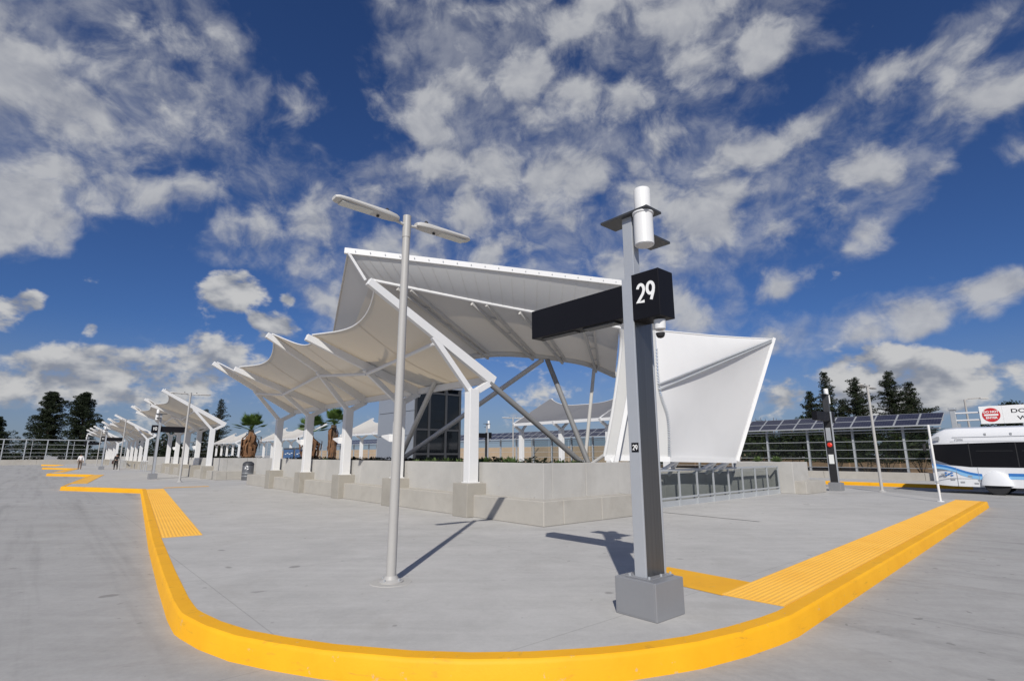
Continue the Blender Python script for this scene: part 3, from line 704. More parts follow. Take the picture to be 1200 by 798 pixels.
# stair opening: parapet, railing, end block
def stair():
    r = thing('stair_parapet', 'concrete parapet round the stair opening behind the steel railing', 'wall', W(.70, 3.48), math.atan2(BX.y, BX.x) + R(2))
    for i in range(4): MB().span((.42+i*2.82, .36, 0), (.42+(i+1)*2.82-.01, .66, .97)).build('wall_panel', 'wall_concrete', r, bevel=.01)
    e = thing('end_block', 'stepped concrete end block beyond the railing', 'wall', W(.55, 15.35), PHI)
    MB().span((0, -1.65, 0), (2.6, 0, .0+1.30)).build('upper_block', 'wall_concrete', e, bevel=.02)
    MB().span((-.45, -2.25, 0), (2.0, -.06, .52)).build('lower_block', 'bench_concrete', e, bevel=.02)
    g = thing('railing', 'grey steel railing with infill panels in front of the stairs', 'railing', W(.70, 3.48), math.atan2(BX.y, BX.x) + R(2))
    L, n = 11.72, 10; st = L/n
    MB().beam((0, 0, 1.12), (L, 0, 1.12), .06, .07).build('top_rail', 'galv', g, bevel=.01)
    MB().beam((0, 0, .26), (L, 0, .26), .05, .06).build('bottom_rail', 'galv', g, bevel=.01)
    MB().beam((0, .03, .09), (L, .03, .09), .02, .18).build('kick_plate', 'galv', g)
    post = MB().beam((0, 0, 0), (0, 0, 1.09), .05, .07, up=(1, 0, 0)).mesh('post', 'galv')
    pan = MB().span((.05, -.006, .30), (st-.05, .006, 1.07)).mesh('infill_panel', 'clear_panel')
    for i in range(n+1): link('post', post, g, (i*st, 0, 0))
    for i in range(n): link('infill_panel', pan, g, (i*st, 0.006, 0))
stair()

# elevator tower
def tower():
    r = thing('elevator_tower', 'grey metal and dark glass elevator tower behind the planter', 'tower', W(16, 6), PHI)
    H_ = 5.25            # local x = a, y = -b
    n = 3
    for j in range(4):      # metal cladding on the left face
        for i in range(2):
            MB().span((i*2.0+.01, -.08, .02+j*1.31), (i*2.0+1.99, 0, .01+(j+1)*1.31-.015)).build('cladding_panel', 'panel_metal', r, bevel=.006)
    MB().span((.0, -3.2, H_), (4.0, .1, H_+.18)).build('roof', 'panel_metal', r)
    MB().span((3.92, -3.1, 0), (4.0, -.09, H_)).build('back_wall', 'panel_metal', r)
    for y in (-.10, -.95, -2.05, -3.0): MB().span((-.06, y-.09, 0), (.10, y+.03, H_)).build('mullion', 'dark_metal', r)
    for z in (1.6, 2.9, 4.9): MB().span((-.04, -3.0, z), (.06, -.1, z+.10)).build('transom', 'dark_metal', r)
    for (y0, y1) in ((-.92, -.20), (-2.02, -1.05), (-2.97, -2.15)):
        for z0, z1 in ((.05, 1.59), (1.71, 2.89), (3.01, 4.89)):
            MB().span((-.005, y0, z0), (.012, y1, z1)).build('pane', 'dark_glass', r)
    MB().span((.12, -3.09, 0), (3.9, -3.05, H_)).build('pane', 'dark_glass', r)
    MB().span((1.0, -2.6, 2.2), (2.6, -.5, 4.5)).build('lift_car', 'panel_metal', r)
    for y in (-.45, -2.65): MB().tube((.7, y, 0), (.7, y, H_-.1), .05, n=8).build('guide_rail', 'galv', r)
    MB().beam((.5, -2.6, 2.4), (1.0, -.5, 3.3), .06, .1).build('brace', 'panel_metal', r)
tower()

# ------------------------------------------------------------------ lamps
def lamp(loc, rz, label, h=5.05, heads=(1, -1), group='twin-head lamp posts', k=1.):
    r = thing('lamp_post', label, 'lamp post', loc, rz, group)
    MB().tube((0, 0, .03), (0, 0, h-.32), .064*k, .055*k, n=16).build('pole', 'pole_paint', r, smooth=True)
    MB().tube((0, 0, h-.32), (0, 0, h+.02), .061*k, .061*k, n=16).build('pole_sleeve', 'pole_paint', r, smooth=True)
    bp = MB().lathe((0, 0, 0), [(.16, 0), (.16, .02), (.10, .045), (.075, .085)], 16).build('base_plate', 'pole_paint', r, smooth=True)
    for k in range(4):
        a = k*math.pi/2+.4; MB().tube((.128*math.cos(a), .128*math.sin(a), .02), (.128*math.cos(a), .128*math.sin(a), .055), .014, n=6).build('bolt', 'galv', bp)
    for s in heads:
        MB().tube((0, 0, h-.13), (s*.22, 0, h-.10), .022, n=8).build('arm', 'lamp_metal', r, smooth=True)
        rows = []
        prof = [(.15, .055, .04), (.20, .085, .055), (.34, .112, .062), (.60, .118, .055), (.95, .118, .048), (1.07, .105, .042), (1.12, .07, .032)]
        for x, wd, th in prof:
            zc = h-.08 + (x-.2)*.02; ring = []
            for k in range(12):
                t = 2*math.pi*k/12; cy, cz = math.cos(t), math.sin(t)
                ring.append((s*x, wd*math.copysign(abs(cy)**.6, cy), zc + th*(math.copysign(abs(cz)**.7, cz)*(1 if cz > 0 else .55))))
            rows.append(ring)
        m = MB(); n = 12; vs = [q for rr in rows for q in rr]
        m.add(vs, [(i*n+k, i*n+(k+1) % n, (i+1)*n+(k+1) % n, (i+1)*n+k) for i in range(len(rows)-1) for k in range(n)] + [tuple(range(n)), tuple(range((len(rows)-1)*n, len(rows)*n))])
        hd = m.build('lamp_head', 'lamp_metal', r, smooth=True)
        MB().box((s*.80, 0, h-.101), (.46, .155, .014)).build('lens', 'lamp_lens', hd)
        MB().lathe((s*.47, 0, h-.135), [(.02, 0), (.024, .02)], 10).build('sensor', 'black_rubber', hd)
        MB().lathe((s*.33, 0, h-.012), [(.03, -.02), (.03, .03), (.015, .05)], 10).build('photocell', 'black_rubber', hd)
    return r
RB = math.atan2(BX.y, BX.x)
lamp((-1.56, 7.31, 0), RB, 'tall twin-head lamp post standing on the rounded platform nose before the hooded shelter')
lamp(W(29.2, -2.2), RB, 'twin-head lamp post beside the pylon numbered 10', 5.4)
lamp(W(62.5, -2.2), RB, 'twin-head lamp post beside the person in black', 5.4)
lamp(W(92.5, -2.2), RB, 'twin-head lamp post beside the farthest pylon', 5.4)
lamp(W(-1.47, 19.6), RB, 'slim lamp post beside the pylon with the red call button', 4.75)
lamp((.1, 50, 0), RB-.3, 'distant twin-head lamp post seen under the hooded shelter next to the distant pylon', 5.05)
lamp((3.3, 90, -.12), RB-.3, 'farthest small lamp post seen under the hooded shelter beyond the solar fence', 5.1)
def arm_lamp(loc, rz, h, label):
    r = thing('street_lamp', label, 'street lamp', loc, rz, 'single-arm street lamps beyond the fence')
    MB().tube((0, 0, 0), (0, 0, h), .11, .07, n=10).build('pole', 'pole_paint', r, smooth=True)
    MB().path([(0, 0, h-.1), (.3, 0, h+.08), (1.4, 0, h+.14)], .045, 8).build('arm', 'pole_paint', r, smooth=True)
    MB().box((1.75, 0, h+.13), (.75, .26, .11)).build('lamp_head', 'lamp_metal', r, bevel=.03)
arm_lamp((41.0, 48, ROAD), 0, 6.7, 'single-arm street lamp rising behind the bus')
def flood(loc, h, label):
    r = thing('floodlight_post', label, 'lamp post', loc, PHI)
    MB().tube((0, 0, 0), (0, 0, h), .06, .05, n=8).build('pole', 'galv', r, smooth=True)
    for s in (-1, 1): MB().box((.22*s, 0, h+.12*(s > 0)), (.26, .2, .2)).build('floodlight', 'dark_metal' if s < 0 else 'white_steel', r, bevel=.02)
flood(W(36, 7.5), 4.3, 'thin pole with small floodlights beside the palm with the brown skirt')

# plain slim post near the tip of the kerb
r = thing('slim_post', 'slim bare white post standing near the tip of the yellow kerb', 'post', (15.05, 19.35, 0))
MB().tube((0, 0, 0), (0, 0, 2.62), .038, .038, n=12).build('pole', 'white_steel', r, smooth=True)
MB().lathe((0, 0, 0), [(.11, 0), (.11, .02), (.06, .03)], 12).build('base_plate', 'white_steel', r)
MB().lathe((0, 0, .62), [(.045, 0), (.05, .03), (.045, .09)], 12).build('clamp', 'galv', r)
MB().lathe((0, 0, 2.62), [(.04, 0), (.036, .03), (.01, .045)], 12).build('cap', 'white_steel', r)

# ------------------------------------------------------------------ bay pylons
def strokes(body, h, w, gap, th, depth, m_, name, parent, origin, right, up):
    """sign numerals drawn as flat rounded strokes, h tall and w wide each"""
    def arc(cx, cy, rx, ry, a0, a1, n=14): return [(cx+rx*math.cos(R(a0+(a1-a0)*k/n)), cy+ry*math.sin(R(a0+(a1-a0)*k/n))) for k in range(n+1)]
    G = {'0': [arc(.5, .72, .5, .28, 0, 180) + arc(.5, .28, .5, .28, 180, 360) + [(1, .72)]],
         '1': [[(.12, .80), (.55, 1.0), (.55, 0)]],
         '2': [arc(.5, .70, .48, .30, 165, -18, 16) + [(.80, .44), (.02, .0), (1.0, .0)]],
         '9': [arc(.5, .68, .48, .32, 0, 360, 26), [(.98, .68), (.90, .42), (.55, .0)]]}
    r, u = Vector(right).normalized(), Vector(up).normalized(); n = r.cross(u); o0 = Vector(origin)
    tot = len(body)*w + (len(body)-1)*gap; m = MB()
    for ci, ch in enumerate(body):
        x0 = -tot/2 + ci*(w+gap)
        for li, ln in enumerate(G[ch]):
            P = [Vector((x0+x*w, (y-.5)*h)) for x, y in ln]; L_, R_ = [], []
            for i in range(len(P)):
                d = (P[min(i+1, len(P)-1)]-P[max(i-1, 0)]); d.normalize(); nn = Vector((-d.y, d.x))*th/2
                if 0 < i < len(P)-1:
                    d1 = (P[i]-P[i-1]).normalized(); nn = nn/max(.5, abs(Vector((-d1.y, d1.x)).dot(nn.normalized())))
                L_.append(P[i]+nn); R_.append(P[i]-nn)
            dz = depth + li*.0006
            w3 = lambda q, z: o0 + r*q.x + u*q.y + n*z
            for i in range(len(P)-1):
                q = [L_[i], R_[i], R_[i+1], L_[i+1]]
                m.add([w3(k, 0) for k in q] + [w3(k, dz) for k in q], [(4,5,6,7), (0,4,7,3), (1,2,6,5)] + ([(0,1,5,4)] if i == 0 else []) + ([(3,7,6,2)] if i == len(P)-2 else []))
    return m.build(name, m_, parent)
def pylon(loc, rz, label, number, small=True, call=False):
    r = thing('bay_pylon', label, 'sign', loc, rz, 'bay pylons of the bus station')
    MB().span((-.25, -.25, 0), (.25, .25, .36)).build('base_box', 'base_metal', r, bevel=.008)
    MB().span((-.070, -.19, .36), (.070, .12, 3.60)).build('post', 'dark_steel', r, bevel=.003)
    MB().span((-.060, -.187, .37), (.078, .125, 3.58)).build('core', 'black_rubber', r)
    MB().span((-.073, .122, .36), (.066, .148, 3.60)).build('face_plate', 'alu', r, bevel=.004)
    MB().span((-.073, -.222, .36), (.066, -.192, 3.60)).build('face_plate', 'alu', r, bevel=.004)
    MB().span((-.15, -.235, .36), (.15, .20, .372)).build('base_plate', 'base_metal', r, bevel=.003)
    for x, y in ((-.125, -.04), (-.125, -.21), (.115, .17), (-.125, .17)): MB().lathe((x, y, .372), [(.013, 0), (.013, .022)], 6).build('bolt', 'galv', r)
    for y in (-.251, .251): MB().box((0, y, .18), (.46, .004, .32)).build('access_panel', 'base_metal', r, bevel=.002)
    MB().span((-.05, -.06, 3.60), (.085, .06, 4.44)).build('upper_post', 'alu', r, bevel=.004) if not call else MB().span((-.085, -.12, 3.60), (.085, .12, 4.385)).build('upper_post', 'dark_metal', r, bevel=.004)
    MB().span((-.32, -.17, 4.39), (.36, .13, 4.42)).build('shade_plate', 'dark_metal', r, bevel=.004)
    MB().span((-.26, -.42, 4.10), (.02, -.061, 4.13)).build('shade_plate', 'dark_metal', r, bevel=.004)
    MB().lathe((-.19, .02, 3.98), [(.10, 0), (.112, .012), (.112, .38), (.124, .39), (.124, .408)], 24).build('speaker_can', 'white_steel', r, smooth=True)
    MB().lathe((-.18, .0, 4.42), [(.098, 0), (.098, .27), (.090, .283), (.03, .287)], 24).build('beacon_can', 'white_steel', r, smooth=True)
    nb = MB().span((-.43, -.135, 3.08), (-.071, .150, 3.62)).build('number_box', 'black_sign', r, bevel=.006)
    arm = MB().span((.067, -.11, 3.155), (1.64, .11, 3.545)).build('sign_arm', 'black_sign', r, bevel=.006)
    MB().span((.25, -.07, 3.135), (.75, .07, 3.156)).build('speaker_grille', 'dark_metal', arm)
    MB().span((.9, -.05, 3.142), (1.5, .05, 3.156)).build('light_strip', 'dark_metal', arm)
    if number:
        for s in (-1, 1): strokes(number, .200, .088, .040, .034, .004, 'sign_white', 'numeral', nb, (-.258, .1505 if s > 0 else -.1355, 3.375), (-s, 0, 0), (0, 0, 1))
    cam_ = MB().lathe((-.33, .02, 2.90), [(.052, .05), (.062, .06), (.066, .16)], 20).build('camera_housing', 'white_steel', r, smooth=True)
    MB().lathe((-.33, .02, 2.855), [(.006, 0), (.03, .008), (.044, .025), (.05, .05), (.05, .06)], 18).build('camera_dome', 'black_rubber', cam_, smooth=True)
    if small:
        pl = MB().span((-.060, .1485, 1.63), (.030, .152, 1.73)).build('number_plate', 'black_sign', r)
        strokes(number, .05, .024, .010, .009, .0015, 'sign_white', 'numeral', pl, (-.016, .1525, 1.68), (-1, 0, 0), (0, 0, 1))
    if call:
        MB().span((.079, -.13, 2.25), (.10, .07, 2.85)).build('notice_panel', 'galv', r)
        MB().lathe((0, 0, 0), [(.105, 0), (.105, .05), (.07, .07)], 16).build('call_button', 'call_red', r).matrix_local = Matrix.Translation((.079, -.03, 2.06)) @ Matrix.Rotation(R(90), 4, 'Y')
        MB().span((.079, -.14, 1.20), (.088, .07, 1.62)).build('notice_sheet', 'paper', r)
    return r
pylon((1.435, 5.95, 0), PHI, 'grey steel bay pylon with black sign box numbered 29', '29')
pylon(W(35.2, -2.8), RB, 'grey steel bay pylon with black sign numbered 10', '10', False)
pylon(W(67, -3.4), RB, 'bay pylon with black sign numbered 11 next to the person in black', '11', False)
pylon(W(97.5, -3.4), RB, 'far bay pylon with blank black arm beyond the person in white', '', False)
pylon(W(.15, 19.0), RB+math.pi, 'dark bay pylon with red call button before the solar fence', '', False, True)
pylon((-2.3, 49.5, 0), RB+math.pi, 'distant bay pylon seen under the hooded shelter behind the planter', '', False)

# ------------------------------------------------------------------ litter bin, posters, leaning rails
def bin_():
    r = thing('litter_bin', 'round dark grey litter bin with a white emblem by the low wall', 'litter bin', W(29.2, 1.6))
    MB().lathe((0, 0, 0), [(.33, 0), (.35, .05), (.35, .9), (.33, .95)], 24).build('body', 'bin_metal', r, smooth=True)
    MB().lathe((0, 0, .95), [(.35, 0), (.36, .04), (.30, .16), (.16, .24), (.16, .22)], 24).build('lid', 'dark_metal', r, smooth=True)
    m = MB()
    d = Vector((.25, -.97, 0)).normalized(); s = Vector((-d.y, d.x, 0))
    c = d*.357 + Vector((0, 0, .78))
    for k in range(3):
        a = k*2*math.pi/3+.5; e = s*math.cos(a)*.1 + Vector((0, 0, math.sin(a)*.1)); f = s*math.cos(a+1.3)*.13 + Vector((0, 0, math.sin(a+1.3)*.13))
        g_ = s*math.cos(a+.6)*.05 + Vector((0, 0, math.sin(a+.6)*.05))
        m.prism([c+e*1.3, c+f*1.2, c+g_], d*.012)
    m.build('emblem', 'sign_white', r)
    for z in (.25, .45): MB().lathe((0, 0, z), [(.352, 0), (.356, .01), (.352, .02)], 24).build('band', 'galv', r)
bin_()
for i, (a, b) in enumerate(((43.2, 10.5), (46.6, 10.5))):
    r = thing('poster_panel', ('blue poster panel with pale print, the one next to the palm with the brown skirt', 'blue poster panel with pale print, the one next to the canopy columns')[i], 'poster', W(a, b), PHI)
    MB().span((0, -.08, 0), (3.1, 0, 2.3)).build('frame', 'poster_dark', r)
    MB().span((.12, .001, 1.25), (2.98, .02, 2.15)).build('poster', 'poster_blue', r)
    m = MB()
    for k in range(4): m.span((.3+k*.6, .0205, 1.75-.1*(k % 2)), (.75+k*.6, .024, 1.83-.1*(k % 2)))
    m.build('print', 'paper', r)
def lean_rail(a, b, n, label):
    r = thing('leaning_rail', label, 'railing', W(a, b), PHI, 'white leaning rails under the canopies')
    for i in range(n): MB().tube((i*1.3, 0, 0), (i*1.3, 0, 1.0), .03, n=8).build('post', 'galv', r)
    MB().beam((-.1, 0, 1.02), ((n-1)*1.3+.1, 0, 1.02), .12, .06).build('top_rail', 'white_steel', r)
lean_rail(55, -.7, 4, 'white leaning rail on posts between pylon 10 and the person in black')
lean_rail(72, -.7, 5, 'white leaning rail beyond the person in black')
lean_rail(88, -.7, 4, 'farthest white leaning rail near the person in white')

# ------------------------------------------------------------------ perimeter: kerb, low wall, fence with solar roof
m = MB(); pts = [W(-60, 28.95), W(150, 28.95), W(150, 60), W(-60, 60)]
m.add([p + Vector((0, 0, -.02)) for p in pts], [(0, 1, 2, 3)]); o = m.build('pavement', 'slab', fix=False)
if o.data.polygons[0].normal.z < 0: o.data.flip_normals()
tag(o, 'narrow concrete pavement along the perimeter wall', None, kind='structure')
def straight_kerb(a0, a1, b, mt, label):
    m = MB(); q = [W(a0, b), W(a1, b)]
    prof = [(0, ROAD-.02), (.01, -.03), (.03, .0), (.24, .0), (.24, -.1)]
    m.grid([[W(a, b+d, z) for a in (a0, a1)] for d, z in prof])
    for a in (a0, a1): m.add([W(a, b+d, z) for d, z in prof], [tuple(range(5))])
    tag(m.build('kerb', mt), label, None, kind='structure')
straight_kerb(-3.2, 12, 28.75, 'yellow_paint', 'yellow painted kerb below the solar fence')
straight_kerb(12.01, 110, 28.75, 'kerb_concrete', 'plain kerb along the perimeter pavement')
straight_kerb(-50, -3.21, 28.75, 'kerb_concrete', 'plain kerb behind the bus')
r = thing('perimeter_wall', 'low tan concrete wall below the solar fence', 'wall', W(-30, 34.5), PHI)
for i in range(26): MB().span((i*6.0, -.35, -.3), (i*6.0+5.98, 0, .46)).build('wall_panel', 'bench_concrete', r, bevel=.015)
r2 = thing('solar_fence', 'steel fence of posts and thin rails carrying a row of dark solar panels', 'fence', W(0, 35.3), PHI)
post = MB().beam((0, 0, .3), (0, 0, 3.55), .13, .20, up=(0, 1, 0)).mesh('post', 'galv')
sp = 3.05
for i in range(-8, 40): link('post', post, r2, (.99+i*sp, 0, 0))
for z in (.73, 1.37, 1.95, 2.53, 3.12): MB().beam((-23, .12, z), (119, .12, z), .025, .032).build('rail', 'galv', r2)
x0 = -23
for k in range(47):
    MB().span((x0+k*sp+.05, .06, .5), (x0+(k+1)*sp-.05, .068, 3.3)).build('mesh_panel', 'clear_panel', r2) if k < 20 else None
pw = 1.294; n = 76
tilt = math.atan2(.87, 1.7); leng = math.hypot(.87, 1.7)/2
m = MB(); m.span((.012, .012, -.02), (pw-.012, leng-.012, .018)); m.cur = 1; m.span((.05, .05, .019), (pw-.05, leng-.05, .022))
pan = m.mesh('solar_panel', ['galv', 'solar_cell'])
mxr = Matrix.Rotation(tilt, 4, 'X')
for i in range(n):
    for j in range(2):
        # local y = -b, so the panels climb towards -y: flip them round z
        o = link('solar_panel', pan, r2)
        o.matrix_local = Matrix.Translation((-1.29+(i+1)*pw, .80 - j*leng*math.cos(tilt), 3.50 + j*leng*math.sin(tilt))) @ Matrix.Rotation(math.pi, 4, 'Z') @ mxr
for s in (.55, -.55): MB().beam((-1.2, s, 3.62-(s-.1)*.5-.09), (-1.29+n*pw, s, 3.62-(s-.1)*.5-.09), .08, .10).build('purlin', 'galv', r2)
MB().beam((-1.29, .82, 3.48), (-1.29+n*pw, .82, 3.48), .03, .07).build('gutter', 'galv', r2)
# cross fence at the far end of the station
r3 = thing('cross_fence', 'grey steel fence across the far end of the roadway', 'fence', W(126, -75), RB)
pm = MB().beam((0, 0, .3), (0, 0, 4.4), .16, .2, up=(0, 1, 0)).mesh('post', 'galv')
for i in range(36): link('post', pm, r3, (i*3.05, 0, 0))
for i in range(36): MB().beam((i*3.05+.9, .5, .3), (i*3.05+.9, .1, 4.2), .08, .1).build('brace', 'galv', r3) if i % 2 else None
for z, h in ((1.3, .05), (2.0, .05), (2.7, .05), (3.5, .05), (4.4, .14)): MB().beam((-2, -.12, z), (110, -.12, z), .04, h).build('rail', 'galv', r3)
r4 = thing('end_wall', 'low concrete wall below the far cross fence', 'wall', W(125.2, -75), RB)
for i in range(18): MB().span((i*6.0, -.3, -.3), (i*6.0+5.98, 0, .75)).build('wall_panel', 'bench_concrete', r4)
# land beyond: earth bank and tan sound wall
r5 = thing('sound_wall', 'long tan sound wall seen through the shelter beyond the solar fence', 'wall', W(22, 56), PHI)
for i in range(30): MB().span((i*6, -.3, -.4), (i*6+5.97, 0, 3.0)).build('wall_panel', 'sound_wall', r5)
m = MB(); rows = []
for j in range(8):
    row = []
    for i in range(40):
        a = -60 + i*5.2; b = 35.2 + j*3.0; h = (-.1 + min(j, 3)*.42 + .35*mnoise.noise(Vector((a*.1, b*.2, 3)))) if a < 24 else -.12
        row.append(W(a, b, h))
    rows.append(row)
m.grid(rows); tag(m.build('earth_bank', 'earth', smooth=True), 'brown earth bank behind the solar fence', None, kind='structure')

# ------------------------------------------------------------------ vegetation
def leaf_cloud(m, centres, per, size, rnd, flat=.7):
    V, F = m.v, m.f
    for c, rad in centres:
        cx, cy, cz = c; rx, ry, rz_ = rad
        for _ in range(int(per*(rx*ry*rz_)**(1/3)*2)):
            while True:
                dx, dy, dz = rnd.uniform(-1, 1), rnd.uniform(-1, 1), rnd.uniform(-1, 1); l2 = dx*dx+dy*dy+dz*dz
                if .02 < l2 <= 1: break
            k = l2**-.22
            px, py, pz = cx+dx*k*rx, cy+dy*k*ry, cz+dz*k*rz_; s = size*rnd.uniform(.5, 1.5)
            ux, uy, uz = rnd.uniform(-1, 1), rnd.uniform(-1, 1), rnd.uniform(-flat, flat); vx, vy, vz = rnd.uniform(-1, 1), rnd.uniform(-1, 1), rnd.uniform(-1, 1)
            o = len(V)
            V.append((px-ux*s*.5, py-uy*s*.5, pz-uz*s*.5)); V.append((px+vx*s*.22, py+vy*s*.22, pz+vz*s*.22)); V.append((px+ux*s*.6, py+uy*s*.6, pz+uz*s*.6)); V.append((px-vx*s*.22, py-vy*s*.22, pz-vz*s*.22))
            F.append((o, o+1, o+2, o+3)); m.m.append(0)
def conifer(loc, h, r, label, seed, group='conifers behind the solar fence', dens=1.):
    rnd = random.Random(seed); root = thing('conifer_tree', label, 'tree', loc, 0, group)
    MB().path([(0, 0, 0), (.05, .03, h*.5), (.0, 0, h*.99)], [h*.022, h*.014, .03], 8).build('trunk', 'bark', root, smooth=True)
    m = MB(); limb = MB(); nb = int(h*13)
    for i in range(nb):
        t = .06 + .93*(i/nb)**.9; z = t*h; a = i*2.39996 + rnd.uniform(-.4, .4)
        rr = min(.95*r, 1.18*r*((1-t)**.72 + .04)) * (1 + .22*math.sin(t*13+seed+a))
        L = max(.2, rr*rnd.choice((.45, .7, .85, 1., 1.15, 1.3))); dz = L*rnd.uniform(-.10, .38)
        ex, ey, ez = math.cos(a)*L, math.sin(a)*L, z+dz; limb.tube((0, 0, z), (ex, ey, ez), .04, .012, 4, False)
        steps = max(1, int(L/.42))
        cs = []
        for q in range(steps):
            f = (q+.75)/steps; w_ = .40*(1.15-.5*f)
            cs.append(((ex*f, ey*f, z+dz*f+rnd.uniform(-.08, .12)), (w_, w_, w_*.62)))
        leaf_cloud(m, cs, 80*dens, .22, rnd)
    limb.build('limbs', 'bark', root); m.build('crown', 'pine_leaf', root, fix=False)
    return root
def pine(loc, h, spread, label, seed, group):
    rnd = random.Random(seed); root = thing('pine_tree', label, 'tree', loc, 0, group)
    MB().path([(0, 0, 0), (.3, .1, h*.4), (.1, 0, h*.93)], [h*.025, h*.017, .06], 8).build('trunk', 'bark', root, smooth=True)
    m = MB(); limb = MB()
    for i in range(170):
        t = .12 + .87*(i/170)**.85; a = i*2.39996 + rnd.uniform(-.6, .6)
        wob = 1 + .30*math.sin(t*9+seed*1.7+math.cos(a)*1.5) + .18*math.sin(t*23+a*2)
        L = spread*((1-t)**.62*.98 + .06)*wob*rnd.uniform(.45, 1.05)
        e = (math.cos(a)*L, math.sin(a)*L, t*h + L*rnd.uniform(-.02, .30))
        if i % 2: limb.tube((.1, 0, t*h*.95), e, .09, .03, 5, False)
        q = rnd.uniform(.55, 1.15)*(1.2-.5*t)
        leaf_cloud(m, [(e, (q*1.15, q*1.15, q*.62)), ((e[0]*.55, e[1]*.55, e[2]-.2), (q*.8, q*.8, q*.5))], 105, .36, rnd)
    limb.build('limbs', 'bark', root); m.build('crown', 'pine_leaf', root, fix=False)
def bush(name, loc, rx, ry, h, label, seed, mt='bush_leaf', group=None, size=.4, per=150, cat='bush'):
    rnd = random.Random(seed); root = thing(name, label, cat, loc, 0, group)
    st = MB()
    for k in range(5):
        a = k*1.26; st.path([(0, 0, 0), (math.cos(a)*rx*.3, math.sin(a)*ry*.3, h*.5), (math.cos(a)*rx*.5, math.sin(a)*ry*.5, h*.8)], [.12, .07, .03], 5)
    st.build('stems', 'bark', root)
    cs = []
    for k in range(int(14)):
        a = rnd.uniform(0, 6.28); q = rnd.uniform(0, 1)**.5; z = h*rnd.uniform(.25, .85)*(1-.35*q); s = rnd.uniform(.26, .42)
        cs.append(((math.cos(a)*rx*q*.75, math.sin(a)*ry*q*.75, z), (rx*s, ry*s, h*s*.6)))
    m = MB(); leaf_cloud(m, cs, per, size, rnd); m.build('crown', mt, root, fix=False)
GP = 'pines beyond the far fence'
pine((-121.5, 140, -.3), 18.2, 5.6, 'tall dark pine beyond the far fence, the one standing apart on its outer side', 11, GP)
pine((-113.6, 141, -.3), 18.2, 5.4, 'tall dark pine beyond the far fence, directly behind the far canopies', 12, GP)
pine((-134.5, 139, -.3), 11.6, 4.6, 'lower dark pine beyond the fence where the fence leaves the picture', 13, GP)
conifer((-69.0, 120, -.3), 12.0, 2.6, 'small dark conifer rising beside the second canopy, shorter of the pair', 21, GP, .6)
conifer((-66.3, 121, -.3), 14.4, 2.8, 'small dark conifer rising beside the second canopy, taller of the pair', 22, GP, .6)
bush('round_tree', (-69.2, 108, -.3), 4.5, 4.5, 7.0, 'round dark tree peeping out behind the second canopy', 31, 'pine_leaf', None, .5, 120, 'tree')
conifer((41.6, 74, -.1), 10.4, 2.5, 'small pointed conifer behind the solar panels, beside the tallest narrow one', 41)
conifer((44.6, 75, -.1), 13.3, 2.3, 'tall narrow conifer behind the pylon with the red call button', 42)
conifer((45.6, 70, -.1), 11.7, 3.2, 'broad dark conifer between the pylon and the slim lamp post', 43)
conifer((50.2, 70, -.1), 12.6, 2.9, 'tall dark conifer right behind the slim lamp post', 44)
conifer((54.9, 73, -.1), 11.6, 3.0, 'dark conifer on the bus side of the slim lamp post', 45)
conifer((58.5, 78, -.1), 9.6, 2.6, 'low dark conifer at the end of the solar panels', 46)
conifer((48.0, 77, -.1), 9.6, 2.6, 'dim conifer half hidden between its taller neighbours behind the lamp post', 47)
bush('round_tree', (67.0, 70, -.2), 4.2, 4.0, 10.2, 'round dark tree above the red and white road sign', 51, 'pine_leaf', None, .42, 190, 'tree')
for i, (x, y, h) in enumerate(((33.5, 75, 7.6), (36.2, 76, 8.5), (39.2, 74, 8.0))):
    bush('hedge_tree', (x, y, -.1), 2.9, 2.6, h, ('dense green tree in the clipped row, the low one touching the white wing', 'dense green tree in the clipped row, the tallest of the three', 'dense green tree in the clipped row, the one next to the pointed conifers')[i], 60+i, 'bush_leaf', 'clipped trees beside the wing', .36, 210, 'tree')
MB_h = MB(); rnd = random.Random(5)
cs = []
for k in range(70):
    a = -30 + k*.85 + rnd.uniform(-.4, .4); p = W(a, 44 + rnd.uniform(-1.2, 1.5), rnd.uniform(.8, 3.2)); cs.append((p, (1.5, 1.3, 1.1)))
leaf_cloud(MB_h, cs, 150, .42, rnd)
tag(MB_h.build('hedge', 'bush_leaf', fix=False), 'dark green shrubbery growing behind the solar fence', 'hedge', kind='stuff')
MB_h = MB(); rnd = random.Random(6); cs = []
for k in range(90):
    p = W(134 + rnd.uniform(-1.5, 4), -62 + k*1.0 + rnd.uniform(-.5, .5), rnd.uniform(.6, 3.0)); cs.append((p, (1.7, 1.7, 1.2)))
leaf_cloud(MB_h, cs, 110, .55, rnd)
tag(MB_h.build('hedge', 'pine_leaf', fix=False), 'dark growth behind the far cross fence', 'hedge', kind='stuff')
# young shrubs just behind the perimeter wall
for i, (a, s_) in enumerate(((10.8, .5), (8.3, .45), (5.4, .6), (3.6, .62), (2.3, .75), (.4, .7), (-.7, .6))):
    rnd = random.Random(80+i); root = thing('shrub', 'young spindly shrub growing behind the low perimeter wall', 'shrub', W(a, 35.9, .2), 0, 'young shrubs behind the perimeter wall')
    st = MB(); lf = MB()
    for k in range(7):
        an = rnd.uniform(0, 6.28); e = Vector((math.cos(an)*s_*.9, math.sin(an)*s_*.6, .5+s_*rnd.uniform(.6, 1.3))); st.path([(0, 0, 0), e*.5, e], [.03, .02, .008], 5)
        leaf_cloud(lf, [(e*.85, (.22, .22, .2))], 70, .12, rnd)
    st.build('stems', 'bark', root); lf.build('leaves', 'bush_leaf', root, fix=False)
